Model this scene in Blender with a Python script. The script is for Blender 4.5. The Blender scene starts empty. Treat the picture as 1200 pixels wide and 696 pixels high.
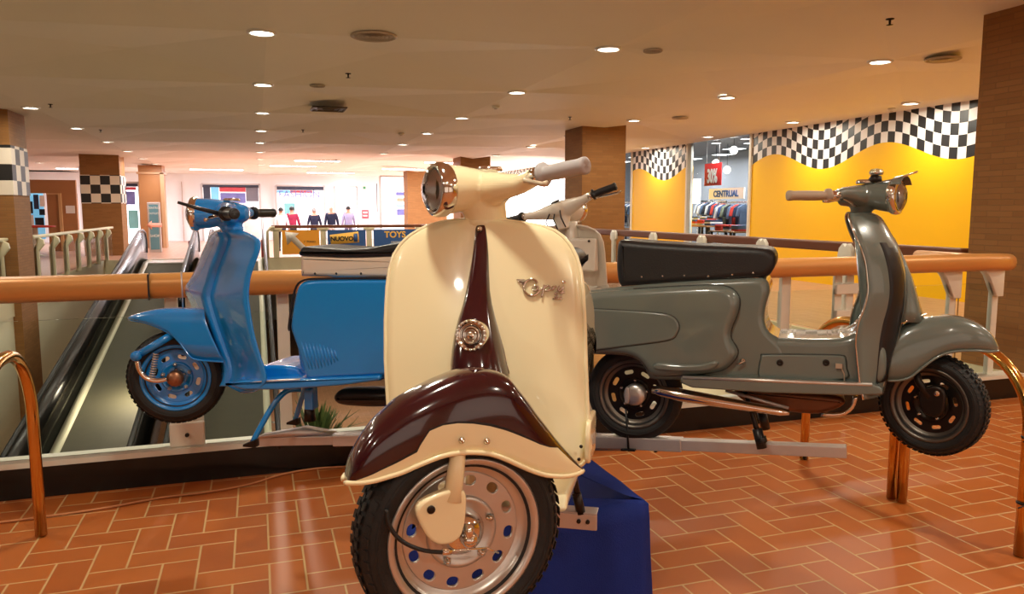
import bpy, bmesh, math, random
from mathutils import Vector, Matrix
random.seed(7)
SC = bpy.context.scene
COL = SC.collection
PI = math.pi
V = Vector

# ------------------------------------------------------------------ camera geometry (1200 x 696)
F, CX, CY, EYE = 900.0, 600.0, 348.0, 1.55
PIT = math.atan(102 / F)
YAW = math.atan(300 * math.cos(PIT) / F)
FW = V((math.sin(YAW) * math.cos(PIT), math.cos(YAW) * math.cos(PIT), -math.sin(PIT)))
RT = V((math.cos(YAW), -math.sin(YAW), 0))
UP = V((math.sin(YAW) * math.sin(PIT), math.cos(YAW) * math.sin(PIT), math.cos(PIT)))
FH = V((math.sin(YAW), math.cos(YAW), 0))
CAM = V((0, 0, EYE))
def ray(x, y): return FW + RT * ((x - CX) / F) - UP * ((y - CY) / F)
def at_t(x, y, t): return CAM + ray(x, y) * t
def at_z(x, y, z):
    d = ray(x, y); return CAM + d * ((z - EYE) / d.z)
def at_y(x, y, Y):
    d = ray(x, y); return CAM + d * (Y / d.y)
def at_x(x, y, X):
    d = ray(x, y); return CAM + d * (X / d.x)
cam = bpy.data.cameras.new('camera'); cam.sensor_width = 36; cam.lens = 27; cam.clip_start = 0.05; cam.clip_end = 200
co = bpy.data.objects.new('camera', cam); COL.objects.link(co)
co.matrix_world = Matrix.Translation(CAM) @ Matrix((RT, UP, -FW)).transposed().to_4x4()
SC.camera = co

# ------------------------------------------------------------------ materials
MATS = {}
def mat(name, col=(.8, .8, .8), rough=.5, metal=0, coat=0, emit=None, estr=0, trans=0, ior=1.45, spec=.5, noise=None, bump=None):
    if name in MATS: return MATS[name]
    m = bpy.data.materials.new(name); m.use_nodes = True
    nt = m.node_tree; b = nt.nodes['Principled BSDF']
    b.inputs['Base Color'].default_value = (*col, 1); b.inputs['Roughness'].default_value = rough
    b.inputs['Metallic'].default_value = metal; b.inputs['Coat Weight'].default_value = coat
    b.inputs['Coat Roughness'].default_value = .04
    b.inputs['Transmission Weight'].default_value = trans; b.inputs['IOR'].default_value = ior
    b.inputs['Specular IOR Level'].default_value = spec
    if emit: b.inputs['Emission Color'].default_value = (*emit, 1); b.inputs['Emission Strength'].default_value = estr
    tc = nt.nodes.new('ShaderNodeTexCoord')
    if noise:
        sc, amt = noise
        n = nt.nodes.new('ShaderNodeTexNoise'); n.inputs['Scale'].default_value = sc; n.inputs['Detail'].default_value = 4
        nt.links.new(tc.outputs['Object'], n.inputs['Vector'])
        r = nt.nodes.new('ShaderNodeMix'); r.data_type = 'RGBA'
        r.inputs[6].default_value = (*[max(0, c * (1 - amt)) for c in col], 1)
        r.inputs[7].default_value = (*[min(1, c * (1 + amt)) for c in col], 1)
        nt.links.new(n.outputs['Fac'], r.inputs[0]); nt.links.new(r.outputs[2], b.inputs['Base Color'])
    if bump:
        sc, st = bump
        n = nt.nodes.new('ShaderNodeTexNoise'); n.inputs['Scale'].default_value = sc
        nt.links.new(tc.outputs['Object'], n.inputs['Vector'])
        bp = nt.nodes.new('ShaderNodeBump'); bp.inputs['Strength'].default_value = st; bp.inputs['Distance'].default_value = .01
        nt.links.new(n.outputs['Fac'], bp.inputs['Height']); nt.links.new(bp.outputs[0], b.inputs['Normal'])
    MATS[name] = m
    return m
def srgb(r, g, b):
    f = lambda c: (c / 255 / 12.92) if c <= 10 else ((c / 255 + .055) / 1.055) ** 2.4
    return (f(r), f(g), f(b))
CREAM = mat('cream_paint', srgb(244, 232, 190), .22, coat=.8, noise=(3, .02))
MAROON = mat('maroon_paint', srgb(46, 6, 18), .14, coat=1, noise=(3, .04))
BLUE = mat('blue_paint', srgb(18, 132, 214), .22, coat=1, noise=(3, .03))
GREY = mat('grey_green_paint', srgb(104, 114, 108), .26, coat=.8, noise=(3, .03))
WHITEP = mat('offwhite_paint', srgb(222, 212, 196), .3, coat=.6, noise=(3, .03))
CHROME = mat('chrome', srgb(225, 222, 215), .09, 1, noise=(20, .05))
ALU = mat('wheel_silver', srgb(206, 202, 196), .32, .75, noise=(30, .08))
STEEL = mat('galvanised_steel', srgb(196, 188, 184), .42, .6, noise=(18, .1))
DARKM = mat('dark_metal', srgb(52, 46, 42), .35, .8, noise=(20, .2))
RUBBER = mat('tyre_rubber', (.012, .012, .012), .62, noise=(40, .3), bump=(120, .15))
BLKP = mat('black_plastic', (.012, .012, .013), .35, noise=(20, .2))
LEATHER = mat('black_vinyl', (.013, .013, .014), .42, noise=(12, .3), bump=(160, .12))
GREYGRIP = mat('grey_grip_rubber', srgb(176, 172, 172), .5, noise=(30, .06))
BEIGEGRIP = mat('beige_grip_rubber', srgb(172, 152, 132), .5, noise=(30, .08))
LENS = mat('lamp_glass', (1, 1, 1), .02, 0, trans=1, ior=1.2, bump=(90, .12))
REFL = mat('lamp_reflector', (.95, .93, .9), .42, .55, bump=(60, .25))
CREAMVIN = mat('cream_vinyl', srgb(214, 196, 176), .45, noise=(15, .04))
COPPER = mat('copper_handrail', srgb(212, 150, 84), .36, .25, noise=(2, .06))
DKWOOD = mat('dark_handrail', srgb(112, 62, 34), .35, noise=(3, .12))
WHITEM = mat('white_metal', srgb(226, 222, 206), .4, noise=(6, .03))
CREAMM = mat('cream_metal', srgb(212, 204, 170), .45, noise=(4, .05))
BLACKG = mat('black_gloss', (.008, .007, .006), .18, noise=(4, .3))
GLASS = mat('clear_glass', (.93, .97, .94), .01, trans=1, ior=1.02, spec=.5)
BRASS = mat('polished_brass', srgb(226, 176, 96), .16, 1, noise=(6, .06))
CLOTH = mat('blue_cloth', srgb(0, 36, 122), .8, noise=(10, .12), bump=(240, .3))
WALLW = mat('white_plaster', srgb(238, 234, 232), .7, noise=(1.5, .02))
BROWNW = mat('brown_panel', srgb(170, 118, 72), .5, noise=(1.5, .08))
CABLEO = mat('tan_cable', srgb(196, 132, 86), .5, noise=(20, .1))
BLKCAB = mat('black_cable', (.01, .01, .01), .4, noise=(20, .2))
LAMP = mat('lamp_glow', (1, 1, 1), .4, emit=(1, .92, .76), estr=20)
LAMPC = mat('cool_lamp_glow', (1, 1, 1), .4, emit=(.95, .95, 1), estr=14)
SKIN = mat('skin', srgb(206, 150, 124), .5, noise=(10, .05))

def nodes(m): return m.node_tree.nodes, m.node_tree.links
def floor_mat(name, c1, c2, grout, ts, rough=.33):
    m = mat(name, c1, rough); N, L = nodes(m); b = N['Principled BSDF']
    tc = N['Texture Coordinate']
    def M(op, a, b_=None, c=None):
        n = N.new('ShaderNodeMath'); n.operation = op
        for i, v in enumerate((a, b_, c)):
            if v is None: continue
            if isinstance(v, (int, float)): n.inputs[i].default_value = v
            else: L.new(v, n.inputs[i])
        return n.outputs[0]
    sp = N.new('ShaderNodeSeparateXYZ'); L.new(tc.outputs['Object'], sp.inputs[0])
    x = M('DIVIDE', sp.outputs[0], ts); y = M('DIVIDE', sp.outputs[1], ts)
    i = M('FLOOR', x); j = M('FLOOR', y); fx = M('SUBTRACT', x, i); fy = M('SUBTRACT', y, j)
    k = M('FLOORED_MODULO', M('SUBTRACT', i, j), 4)
    is_ = [M('COMPARE', k, q, .1) for q in range(4)]
    gx0 = M('ADD', fx, is_[1]); gx1 = M('ADD', M('SUBTRACT', 1, fx), is_[0])
    gy0 = M('ADD', fy, is_[2]); gy1 = M('ADD', M('SUBTRACT', 1, fy), is_[3])
    d = M('MINIMUM', M('MINIMUM', gx0, gx1), M('MINIMUM', gy0, gy1))
    mr = N.new('ShaderNodeMapRange'); mr.inputs[1].default_value = .018; mr.inputs[2].default_value = .042
    L.new(d, mr.inputs[0])
    cb = N.new('ShaderNodeCombineXYZ'); L.new(M('SUBTRACT', i, is_[1]), cb.inputs[0]); L.new(M('SUBTRACT', j, is_[2]), cb.inputs[1])
    wn = N.new('ShaderNodeTexWhiteNoise'); wn.noise_dimensions = '2D'; L.new(cb.outputs[0], wn.inputs['Vector'])
    no = N.new('ShaderNodeTexNoise'); no.inputs['Scale'].default_value = 3.5; no.inputs['Detail'].default_value = 5; L.new(tc.outputs['Object'], no.inputs['Vector'])
    mx = N.new('ShaderNodeMix'); mx.data_type = 'RGBA'; mx.inputs[6].default_value = (*c1, 1); mx.inputs[7].default_value = (*c2, 1)
    L.new(M('ADD', M('MULTIPLY', wn.outputs[0], .6), M('MULTIPLY', no.outputs[0], .4)), mx.inputs[0])
    m2 = N.new('ShaderNodeMix'); m2.data_type = 'RGBA'; m2.inputs[6].default_value = (*grout, 1)
    L.new(mx.outputs[2], m2.inputs[7]); L.new(mr.outputs[0], m2.inputs[0]); L.new(m2.outputs[2], b.inputs['Base Color'])
    bp = N.new('ShaderNodeBump'); bp.inputs['Strength'].default_value = .5; bp.inputs['Distance'].default_value = .004
    L.new(mr.outputs[0], bp.inputs['Height']); L.new(bp.outputs[0], b.inputs['Normal'])
    return m
TILE = floor_mat('terracotta_tile', srgb(188, 106, 44), srgb(164, 84, 32), srgb(206, 170, 118), .148, .42)
TILEF = floor_mat('pale_tile', srgb(196, 150, 126), srgb(180, 134, 110), srgb(206, 176, 156), .25, .3)
TILEL = floor_mat('lower_tile', srgb(150, 112, 84), srgb(134, 98, 72), srgb(168, 132, 104), .15, .4)
def brick_mat(name, c1, c2, mort, sw=.27, sh=.055):
    m = mat(name, c1, .75); N, L = nodes(m); b = N['Principled BSDF']; tc = N['Texture Coordinate']
    sp = N.new('ShaderNodeSeparateXYZ'); L.new(tc.outputs['Object'], sp.inputs[0])
    ad = N.new('ShaderNodeMath'); ad.operation = 'ADD'; L.new(sp.outputs[0], ad.inputs[0]); L.new(sp.outputs[1], ad.inputs[1])
    cb = N.new('ShaderNodeCombineXYZ'); L.new(ad.outputs[0], cb.inputs[0]); L.new(sp.outputs[2], cb.inputs[1])
    br = N.new('ShaderNodeTexBrick'); br.inputs['Scale'].default_value = 1; br.inputs['Brick Width'].default_value = sw; br.inputs['Row Height'].default_value = sh
    br.inputs['Mortar Size'].default_value = .004; br.inputs['Mortar Smooth'].default_value = .4; br.inputs['Bias'].default_value = 0
    for i, c in enumerate((c1, c2, mort)): br.inputs[1 + i].default_value = (*c, 1)
    L.new(cb.outputs[0], br.inputs[0]); L.new(br.outputs[0], b.inputs['Base Color'])
    bp = N.new('ShaderNodeBump'); bp.inputs['Strength'].default_value = .6; bp.inputs['Distance'].default_value = .006; bp.invert = True
    L.new(br.outputs[1], bp.inputs['Height']); L.new(bp.outputs[0], b.inputs['Normal'])
    return m
BRICK = brick_mat('brown_brick', srgb(150, 104, 56), srgb(138, 94, 48), srgb(132, 94, 54))
def wave_mat():
    m = mat('yellow_checker_wall', srgb(252, 198, 6), .42); N, L = nodes(m); b = N['Principled BSDF']; tc = N['Texture Coordinate']
    def M(op, a, b_=None, c=None):
        n = N.new('ShaderNodeMath'); n.operation = op
        for i, v in enumerate((a, b_, c)):
            if v is None: continue
            if isinstance(v, (int, float)): n.inputs[i].default_value = v
            else: L.new(v, n.inputs[i])
        return n.outputs[0]
    sp = N.new('ShaderNodeSeparateXYZ'); L.new(tc.outputs['Object'], sp.inputs[0])
    y, z = sp.outputs[1], sp.outputs[2]
    w = M('ADD', M('MULTIPLY', M('COSINE', M('MULTIPLY', M('SUBTRACT', y, 11.76), 2 * PI / 3.3)), .205), 2.61)
    d = M('SUBTRACT', z, w)
    par = M('FLOORED_MODULO', M('ADD', M('FLOOR', M('DIVIDE', d, .2)), M('FLOOR', M('DIVIDE', y, .172))), 2)
    mx = N.new('ShaderNodeMix'); mx.data_type = 'RGBA'; mx.inputs[6].default_value = (.9, .9, .9, 1); mx.inputs[7].default_value = (.018, .018, .02, 1); L.new(par, mx.inputs[0])
    m2 = N.new('ShaderNodeMix'); m2.data_type = 'RGBA'; m2.inputs[6].default_value = (*srgb(252, 198, 6), 1); L.new(mx.outputs[2], m2.inputs[7])
    L.new(M('GREATER_THAN', d, 0), m2.inputs[0]); L.new(m2.outputs[2], b.inputs['Base Color'])
    return m
YELLOW = wave_mat()
def checker_mat(name, s, c1, c2):
    m = mat(name, c1, .5); N, L = nodes(m); ch = N.new('ShaderNodeTexChecker'); ch.inputs['Scale'].default_value = 1 / s
    ch.inputs[1].default_value = (*c1, 1); ch.inputs[2].default_value = (*c2, 1)
    mp = N.new('ShaderNodeMapping'); mp.inputs['Location'].default_value = (.003, .003, .003)
    L.new(N['Texture Coordinate'].outputs['Object'], mp.inputs[0]); L.new(mp.outputs[0], ch.inputs[0])
    L.new(ch.outputs[0], N['Principled BSDF'].inputs['Base Color']); return m

# ------------------------------------------------------------------ mesh helpers
def smooth_pts(pts, n=4, closed=True):
    out = []; N = len(pts)
    P = [V(p) for p in pts]
    rng = range(N) if closed else range(N - 1)
    for i in rng:
        g = (lambda k: P[k % N]) if closed else (lambda k: P[min(max(k, 0), N - 1)])
        a, b, c, d = g(i - 1), g(i), g(i + 1), g(i + 2)
        for k in range(n):
            t = k / n
            out.append(.5 * ((2 * b) + (c - a) * t + (2 * a - 5 * b + 4 * c - d) * t * t + (3 * b - a - 3 * c + d) * t ** 3))
    if not closed: out.append(P[-1])
    return out
class B:
    """collects shapes; M maps shape coordinates to world"""
    def __init__(s, M=None): s.bm = bmesh.new(); s.M = M or Matrix(); s.mi = 0
    def v(s, p): return s.bm.verts.new(s.M @ V(p))
    def f(s, vs, mi=None):
        try:
            fc = s.bm.faces.new(vs); fc.smooth = True; fc.material_index = s.mi if mi is None else mi; return fc
        except ValueError: return None
    def rings(s, rings, cap=True, closed=True, mis=None):
        R = [[s.v(p) for p in r] for r in rings]
        for a, (r0, r1) in enumerate(zip(R, R[1:])):
            n = len(r0)
            for i in range(n if closed else n - 1):
                j = (i + 1) % n
                s.f([r0[i], r0[j], r1[j], r1[i]], None if mis is None else mis[a] if not callable(mis) else mis(a, i))
        if cap:
            s.f(list(reversed(R[0]))); s.f(R[-1])
        return R
    def box(s, a, b, bev=0):
        (x0, y0, z0), (x1, y1, z1) = a, b
        if x0 > x1: x0, x1 = x1, x0
        if y0 > y1: y0, y1 = y1, y0
        if z0 > z1: z0, z1 = z1, z0
        vs = [s.v((x, y, z)) for x in (x0, x1) for y in (y0, y1) for z in (z0, z1)]
        for q in ((0, 1, 3, 2), (4, 6, 7, 5), (0, 4, 5, 1), (2, 3, 7, 6), (0, 2, 6, 4), (1, 5, 7, 3)):
            fc = s.f([vs[i] for i in q]); fc.smooth = False
        return s
    def tube(s, pts, r, n=10, cap=True, flat=1.0):
        P = [V(p) for p in pts]; rs = r if isinstance(r, (list, tuple)) else [r] * len(P)
        rings = []; prev = None
        for i, p in enumerate(P):
            t = (P[min(i + 1, len(P) - 1)] - P[max(i - 1, 0)]).normalized()
            if prev is None:
                prev = t.cross(V((0, 0, 1)));
                if prev.length < .1: prev = t.cross(V((1, 0, 0)))
            a = (prev - t * prev.dot(t)).normalized(); prev = a; b = t.cross(a)
            rings.append([p + (a * math.cos(2 * PI * k / n) + b * math.sin(2 * PI * k / n) * flat) * rs[i] for k in range(n)])
        s.rings(rings, cap); return s
    def lathe(s, prof, axis='z', c=(0, 0, 0), n=32, cap=True):
        """prof: list of (radius, height along axis)"""
        c = V(c); ax = {'x': (V((1, 0, 0)), V((0, 1, 0)), V((0, 0, 1))), 'y': (V((0, 1, 0)), V((0, 0, 1)), V((1, 0, 0))), 'z': (V((0, 0, 1)), V((1, 0, 0)), V((0, 1, 0)))}[axis] if isinstance(axis, str) else axis
        rings = [[c + ax[0] * h + (ax[1] * math.cos(2 * PI * k / n) + ax[2] * math.sin(2 * PI * k / n)) * max(r, 1e-4) for k in range(n)] for r, h in prof]
        s.rings(rings, cap); return s
    def slab(s, pts, y0, y1, r0=0, r1=0, n=5, crown=0):
        """outline pts (x, z) extruded along y with rounded edges"""
        P = [V((p[0], p[1])) for p in pts]
        A = sum(P[i].x * P[(i + 1) % len(P)].y - P[(i + 1) % len(P)].x * P[i].y for i in range(len(P)))
        if A < 0: P.reverse()
        sg = 1 if y1 > y0 else -1
        if r0 <= 0 and r1 <= 0:
            s.rings([[(p.x, y, p.y) for p in P] for y in (y0, y1)]); return s
        per = sum((P[i] - P[i - 1]).length for i in range(len(P))); m = int(min(150, max(40, per / .009))); sl = per / m
        Q = []; acc = 0.0; tgt = 0.0
        for i in range(len(P)):
            p, q = P[i], P[(i + 1) % len(P)]; L = (q - p).length
            while tgt < acc + L and len(Q) < m: Q.append(p + (q - p) * ((tgt - acc) / L)); tgt += sl
            acc += L
        P = Q; m = len(P)
        def insets(ds):
            out = []; cur = [p.copy() for p in P]; done = 0
            for d in ds:
                while done < d - 1e-6:
                    st = min(d - done, sl * .3); done += st
                    nn = []
                    for i in range(m):
                        t = cur[(i + 1) % m] - cur[i - 1]; t = t.normalized() if t.length > 1e-9 else V((1, 0)); nn.append(V((-t.y, t.x)))
                    cur = [cur[i] + nn[i] * st for i in range(m)]
                    cur = [cur[i] * .7 + (cur[i - 1] + cur[(i + 1) % m]) * .15 for i in range(m)]
                out.append([p.copy() for p in cur])
            return out
        R = []
        k0 = [r0 * (1 - math.cos(PI / 2 * k / n)) for k in range(n + 1)]; k1 = [r1 * (1 - math.cos(PI / 2 * k / n)) for k in range(n + 1)]
        if r0 > 0:
            I = insets(k0)
            for k in range(n, -1, -1): R.append([(p.x, y0 + sg * r0 * (1 - math.sin(PI / 2 * k / n)), p.y) for p in I[k]])
        else: R.append([(p.x, y0, p.y) for p in P])
        if r1 > 0:
            I = insets(k1)
            for k in range(n + 1): R.append([(p.x, y1 - sg * r1 * (1 - math.sin(PI / 2 * k / n)), p.y) for p in I[k]])
        else: R.append([(p.x, y1, p.y) for p in P])
        s.rings(R); return s
    def arch(s, st, n=14, p=.7, rows=None, bot=False):
        """stations (xt, zt, xb, zb, w[, yc]): arch section from bottom -w over the top to bottom +w"""
        rings = []
        for q in st:
            xt, zt, xb, zb, w = q[:5]
            r = []
            for k in range(n + 1):
                a = PI * k / n; c, si = math.cos(a), math.sin(a)
                yy = -w * (abs(c) ** p) * (1 if c > 0 else -1); h = si ** p
                r.append((xb + (xt - xb) * h, yy, zb + (zt - zb) * h))
            rings.append(r)
        s.rings(rings, cap=bot, closed=bot); return s
PENDING = []
def link(name, bm, mats, parent=None, mods=(), smooth=True, loc=None):
    if isinstance(bm, B): bm = bm.bm
    me = bpy.data.meshes.new(name)
    if parent is not None:
        bm.transform(ROOTM[parent.name].inverted())
    elif loc is not None:
        bm.transform(Matrix.Translation(-V(loc)))
    bmesh.ops.recalc_face_normals(bm, faces=bm.faces)
    bm.to_mesh(me); bm.free()
    for m in (mats if isinstance(mats, (list, tuple)) else [mats]): me.materials.append(m)
    o = bpy.data.objects.new(name, me); COL.objects.link(o)
    if parent is not None:
        o.parent = parent; ROOTM[o.name] = ROOTM[parent.name]
    else:
        if loc is not None: o.location = loc
        ROOTM[o.name] = Matrix.Translation(V(loc)) if loc is not None else Matrix()
    for md in mods:
        k = md[0]; mo = o.modifiers.new(k.lower(), k)
        for a, b in md[1].items(): setattr(mo, a, b)
    return o
ROOTM = {}
WN = ('WEIGHTED_NORMAL', dict(keep_sharp=False, weight=80))
def solid(t, off=-1): return ('SOLIDIFY', dict(thickness=t, offset=off))
def sub(n): return ('SUBSURF', dict(levels=n, render_levels=n))
def bev(w, n=2): return ('BEVEL', dict(width=w, segments=n, limit_method='ANGLE', angle_limit=.6))
def thing(name, label, cat, loc=(0, 0, 0), group=None):
    o = bpy.data.objects.new(name, None); COL.objects.link(o); o.location = loc; o.empty_display_size = .1
    ROOTM[o.name] = Matrix.Translation(V(loc))
    return tag(o, label, cat, group)
def tag(o, label, cat, group=None):
    o['label'] = label; o['category'] = cat
    if group: o['group'] = group
    return o
def struct(name, b, m, mods=()):
    o = link(name, b, m, mods=mods); o['kind'] = 'structure'; return o
def plate(outer, holes, t=.002, bevel=0):
    """flat plate with holes in local xz of shape (returned as bmesh in x,y with z thickness)"""
    cu = bpy.data.curves.new('tmp', 'CURVE'); cu.dimensions = '2D'; cu.fill_mode = 'BOTH'; cu.extrude = t / 2; cu.bevel_depth = bevel; cu.bevel_resolution = 1
    for poly in [outer] + holes:
        sp = cu.splines.new('POLY'); sp.points.add(len(poly) - 1); sp.use_cyclic_u = True
        for i, p in enumerate(poly): sp.points[i].co = (p[0], p[1], 0, 1)
    return curve_bm(cu)
def curve_bm(cu):
    o = bpy.data.objects.new('tmp', cu); COL.objects.link(o)
    dg = bpy.context.evaluated_depsgraph_get(); dg.update()
    me = bpy.data.meshes.new_from_object(o.evaluated_get(dg)); bm = bmesh.new(); bm.from_mesh(me)
    bpy.data.objects.remove(o); bpy.data.curves.remove(cu); bpy.data.meshes.remove(me)
    return bm
def text_bm(s, size, t=.004, shear=0, bold=0):
    cu = bpy.data.curves.new('tmp', 'FONT'); cu.body = s; cu.size = size; cu.extrude = t; cu.align_x = 'CENTER'; cu.align_y = 'CENTER'; cu.shear = shear; cu.offset = bold
    return curve_bm(cu)
def merge(b, bm2, M):
    """add bmesh bm2 (transformed by M then b.M) into builder b"""
    bm2.transform(b.M @ M); me = bpy.data.meshes.new('t'); bm2.to_mesh(me); bm2.free(); n0 = len(b.bm.faces)
    b.bm.from_mesh(me); bpy.data.meshes.remove(me)
    b.bm.faces.ensure_lookup_table()
    for f in b.bm.faces[n0:]: f.material_index = b.mi
def circ(r, n=32, c=(0, 0), rx=None, rot=0):
    rx = r if rx is None else rx; out = []
    for k in range(n):
        a = 2 * PI * k / n; x, y = rx * math.cos(a), r * math.sin(a)
        out.append((c[0] + x * math.cos(rot) - y * math.sin(rot), c[1] + x * math.sin(rot) + y * math.cos(rot)))
    return out
def stadium(L, w, c, rot, n=6):
    out = []
    for sgn in (1, -1):
        for k in range(n + 1):
            a = -PI / 2 + PI * k / n + (0 if sgn > 0 else PI)
            x, y = sgn * (L / 2 - w / 2) + w / 2 * math.cos(a), w / 2 * math.sin(a)
            out.append((c[0] + x * math.cos(rot) - y * math.sin(rot), c[1] + x * math.sin(rot) + y * math.cos(rot)))
    return out

# ================================================================== ROOM
CZ = 3.35
RY = 4.62                      # front rail plane
OX0, OX1, OY0, OY1 = -4.45, 6.7, 4.78, 26.0   # opening in the floor
b = B(); b.box((-13, -5, -.45), (11.3, OY0, 0)); struct('floor', b, TILE)
b = B(); b.box((OX1, OY0, -.45), (11.3, 42, 0)); b.box((OX0 - 8.55, OY0, -.45), (OX0, 42, 0)); b.box((OX0, OY1, -.45), (OX1, 42, 0))
struct('floor', b, TILEF)
b = B(); b.box((-13, 2, -4.5), (14, 42, -4.2)); struct('floor', b, TILEL)
# shallow faceted ceiling
b = B(); xl = [-13, -9.8, -7.45, -5.6, -3.7, -1.8, .17, 2.0, 3.87, 5.6, 7.35, 9.0, 10.63, 11.3]; nx = len(xl) - 1; js = list(range(-8, 21)); ny = len(js) - 1
g = [[None] * (ny + 1) for _ in xl]
for i, x in enumerate(xl):
    for k, j in enumerate(js):
        y = min(42, max(-5, 8.48 - .115 * x + j * 1.72)) if 0 < k < ny else (-5 if k == 0 else 42)
        hi = (i % 2 == 1) and (k % 2 == 1) and 0 < i < nx
        g[i][k] = b.v((x + (random.uniform(-.5, .5) if hi else 0), y + (random.uniform(-.5, .5) if hi and 2 < k < ny - 2 else 0), CZ + (random.uniform(.05, .2) if hi else .002)))
for i in range(nx):
    for j in range(ny):
        q = [g[i][j], g[i][j + 1], g[i + 1][j + 1], g[i + 1][j]]
        t = [(0, 1, 2), (0, 2, 3)] if (i + j) % 2 == 0 else [(0, 1, 3), (1, 2, 3)]
        for a_ in t:
            fc = b.f([q[k] for k in a_])
            if fc: fc.smooth = False
CEILM = mat('ceiling_paint', srgb(244, 238, 226), .75, noise=(.6, .03))
struct('ceiling', b, CEILM)
b = B(); b.box((-13, 42, -4.5), (14, 42.3, CZ + .4)); struct('wall_far', b, WALLW)
b = B(); b.box((-13.3, -5, -4.5), (-13, 42, CZ + .4)); struct('wall_left', b, WALLW)
b = B(); b.box((-4.5, -4.98, .25), (1.2, -4.94, 2.6)); b.box((2.4, -4.98, .25), (8.5, -4.94, 2.6)); t = thing('front_fill_panels', 'added glowing fill panels on the wall behind the camera', 'fill light', (0, -4.9, 0)); link('window_panel', b, mat('front_fill_glow', (1, 1, 1), .5, emit=(1, .93, .82), estr=.4), t)  # added emitters, out of view, that fill the scooter fronts with light
b = B(); b.box((-13, -5.3, -.45), (14, -5, CZ + .4)); struct('wall_back', b, mat('tan_plaster', srgb(196, 160, 120), .7, noise=(1, .04)))
b = B()
for y0, y1 in ((-5, 15.86), (18.8, 22.02)): b.box((11.3, y0, 0), (11.5, y1, CZ + .2))
b.box((11.3, 25.5, 0), (11.5, 26.6, CZ + .2)); b.box((11.3, 40.5, 0), (11.5, 42, CZ + .2)); b.box((11.3, 26.6, 3.1), (11.5, 40.5, CZ + .2)); b.box((11.3, 26.6, 0), (11.5, 40.5, .15))
struct('wall_right', b, YELLOW)
b = B()
for y in (15.9, 18.76, 22.06): b.box((11.26, y - .04, 0), (11.44, y + .04, CZ))
struct('trim_1', b, WHITEM)
# lower level walls
b = B(); b.box((OX0 - .12, 4.7, -4.2), (OX0, 42, -.45)); b.box((OX1 + 2.6, 4.7, -4.2), (OX1 + 2.8, 42, -.45)); b.box((-13, 4.5, -4.2), (14, 4.7, -.45))
struct('wall_lower', b, mat('lower_wall', srgb(226, 220, 192), .6, noise=(1.5, .02)))
b = B()
b.box((OX0 - .03, OY0, -.46), (OX0 + .03, OY1, .03)); b.box((OX1 - .03, OY0, -.46), (OX1 + .03, OY1, .03)); b.box((OX0, OY1 - .03, -.46), (OX1, OY1 + .03, .03)); b.box((-13, OY0 - .02, -.46), (11.3, OY0 + .02, .0))
struct('trim_2', b, CREAMM)
# ---- pillars
CHK = checker_mat('pillar_checker', .3, srgb(226, 214, 196), (.015, .013, .012))
def pillar(x0, y0, w, d, label, band=None, z0=-4.2):
    t = thing('brick_pillar', label, 'pillar', (x0 + w / 2, y0 + d / 2, 0))
    b = B(); b.box((x0, y0, z0), (x0 + w, y0 + d, CZ + .2)); link('shaft', b, BRICK, t)
    if band:
        b = B(); b.box((x0 - .012, y0 - .012, band[0]), (x0 + w + .012, y0 + d + .012, band[1])); o = link('checkered_band', b, CHK, t); o['label'] = 'black and white checkered band'
    return t
pillar(6.7, 4.9, 1.1, .92, 'large brown brick pillar at the right edge by the end of the handrail', z0=-.0)
pillar(6.82, 15.7, 1.05, 1.0, 'square brown brick pillar behind the cream scooter handlebar')
pillar(-5.4, 16.7, 1.1, 1.1, 'brick pillar with a checkered band at the left edge of the photo', (1.83, 2.75), z0=-4.2)
pillar(-5.55, 29.2, 1.2, 1.1, 'farther brick pillar with checkered band left of the advert totem', (1.77, 2.72), z0=0)
pillar(6.9, 26.6, 1.1, 1.1, 'distant dark brown pillar just above the cream headset', z0=0)
pillar(at_y(478, 250, 36.5).x, 36.5, 1.9, 1.0, 'far pale brick pillar just left of the cream headlamp', z0=0)
# ---- front barrier
YC = RY
bar = thing('balustrade', 'front barrier with wide copper handrail, glass and black plinth', 'railing', (0, YC, 0))
b = B(); b.box((-7, YC, 0), (6.02, YC + .14, .17)); link('plinth', b, BLACKG, bar)
b = B(); b.box((-7, YC - .004, .17), (6.02, YC + .14, .2)); link('sill', b, WHITEM, bar)
path = [(-7, YC + .02, 1.13), (5.45, YC + .02, 1.135), (5.72, YC + .04, 1.13), (5.88, YC + .12, 1.12), (5.95, YC + .28, 1.10), (5.97, YC + .6, 1.10), (5.97, YC + 1.1, 1.10)]
def oval_rail(path, rw, rh, n=18):
    b = B(); P = [V(p) for p in path]; rings = []
    for i, p in enumerate(P):
        t = (P[min(i + 1, len(P) - 1)] - P[max(i - 1, 0)]); t.z = 0; t.normalize(); a = V((-t.y, t.x, 0))
        rings.append([p + a * rw * math.copysign(abs(math.cos(q)) ** .8, math.cos(q)) + V((0, 0, rh * math.copysign(abs(math.sin(q)) ** .8, math.sin(q)))) for q in [2 * PI * k / n for k in range(n)]])
    b.rings(rings); return b
link('handrail', oval_rail(path, .075, .07), COPPER, bar)
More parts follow.
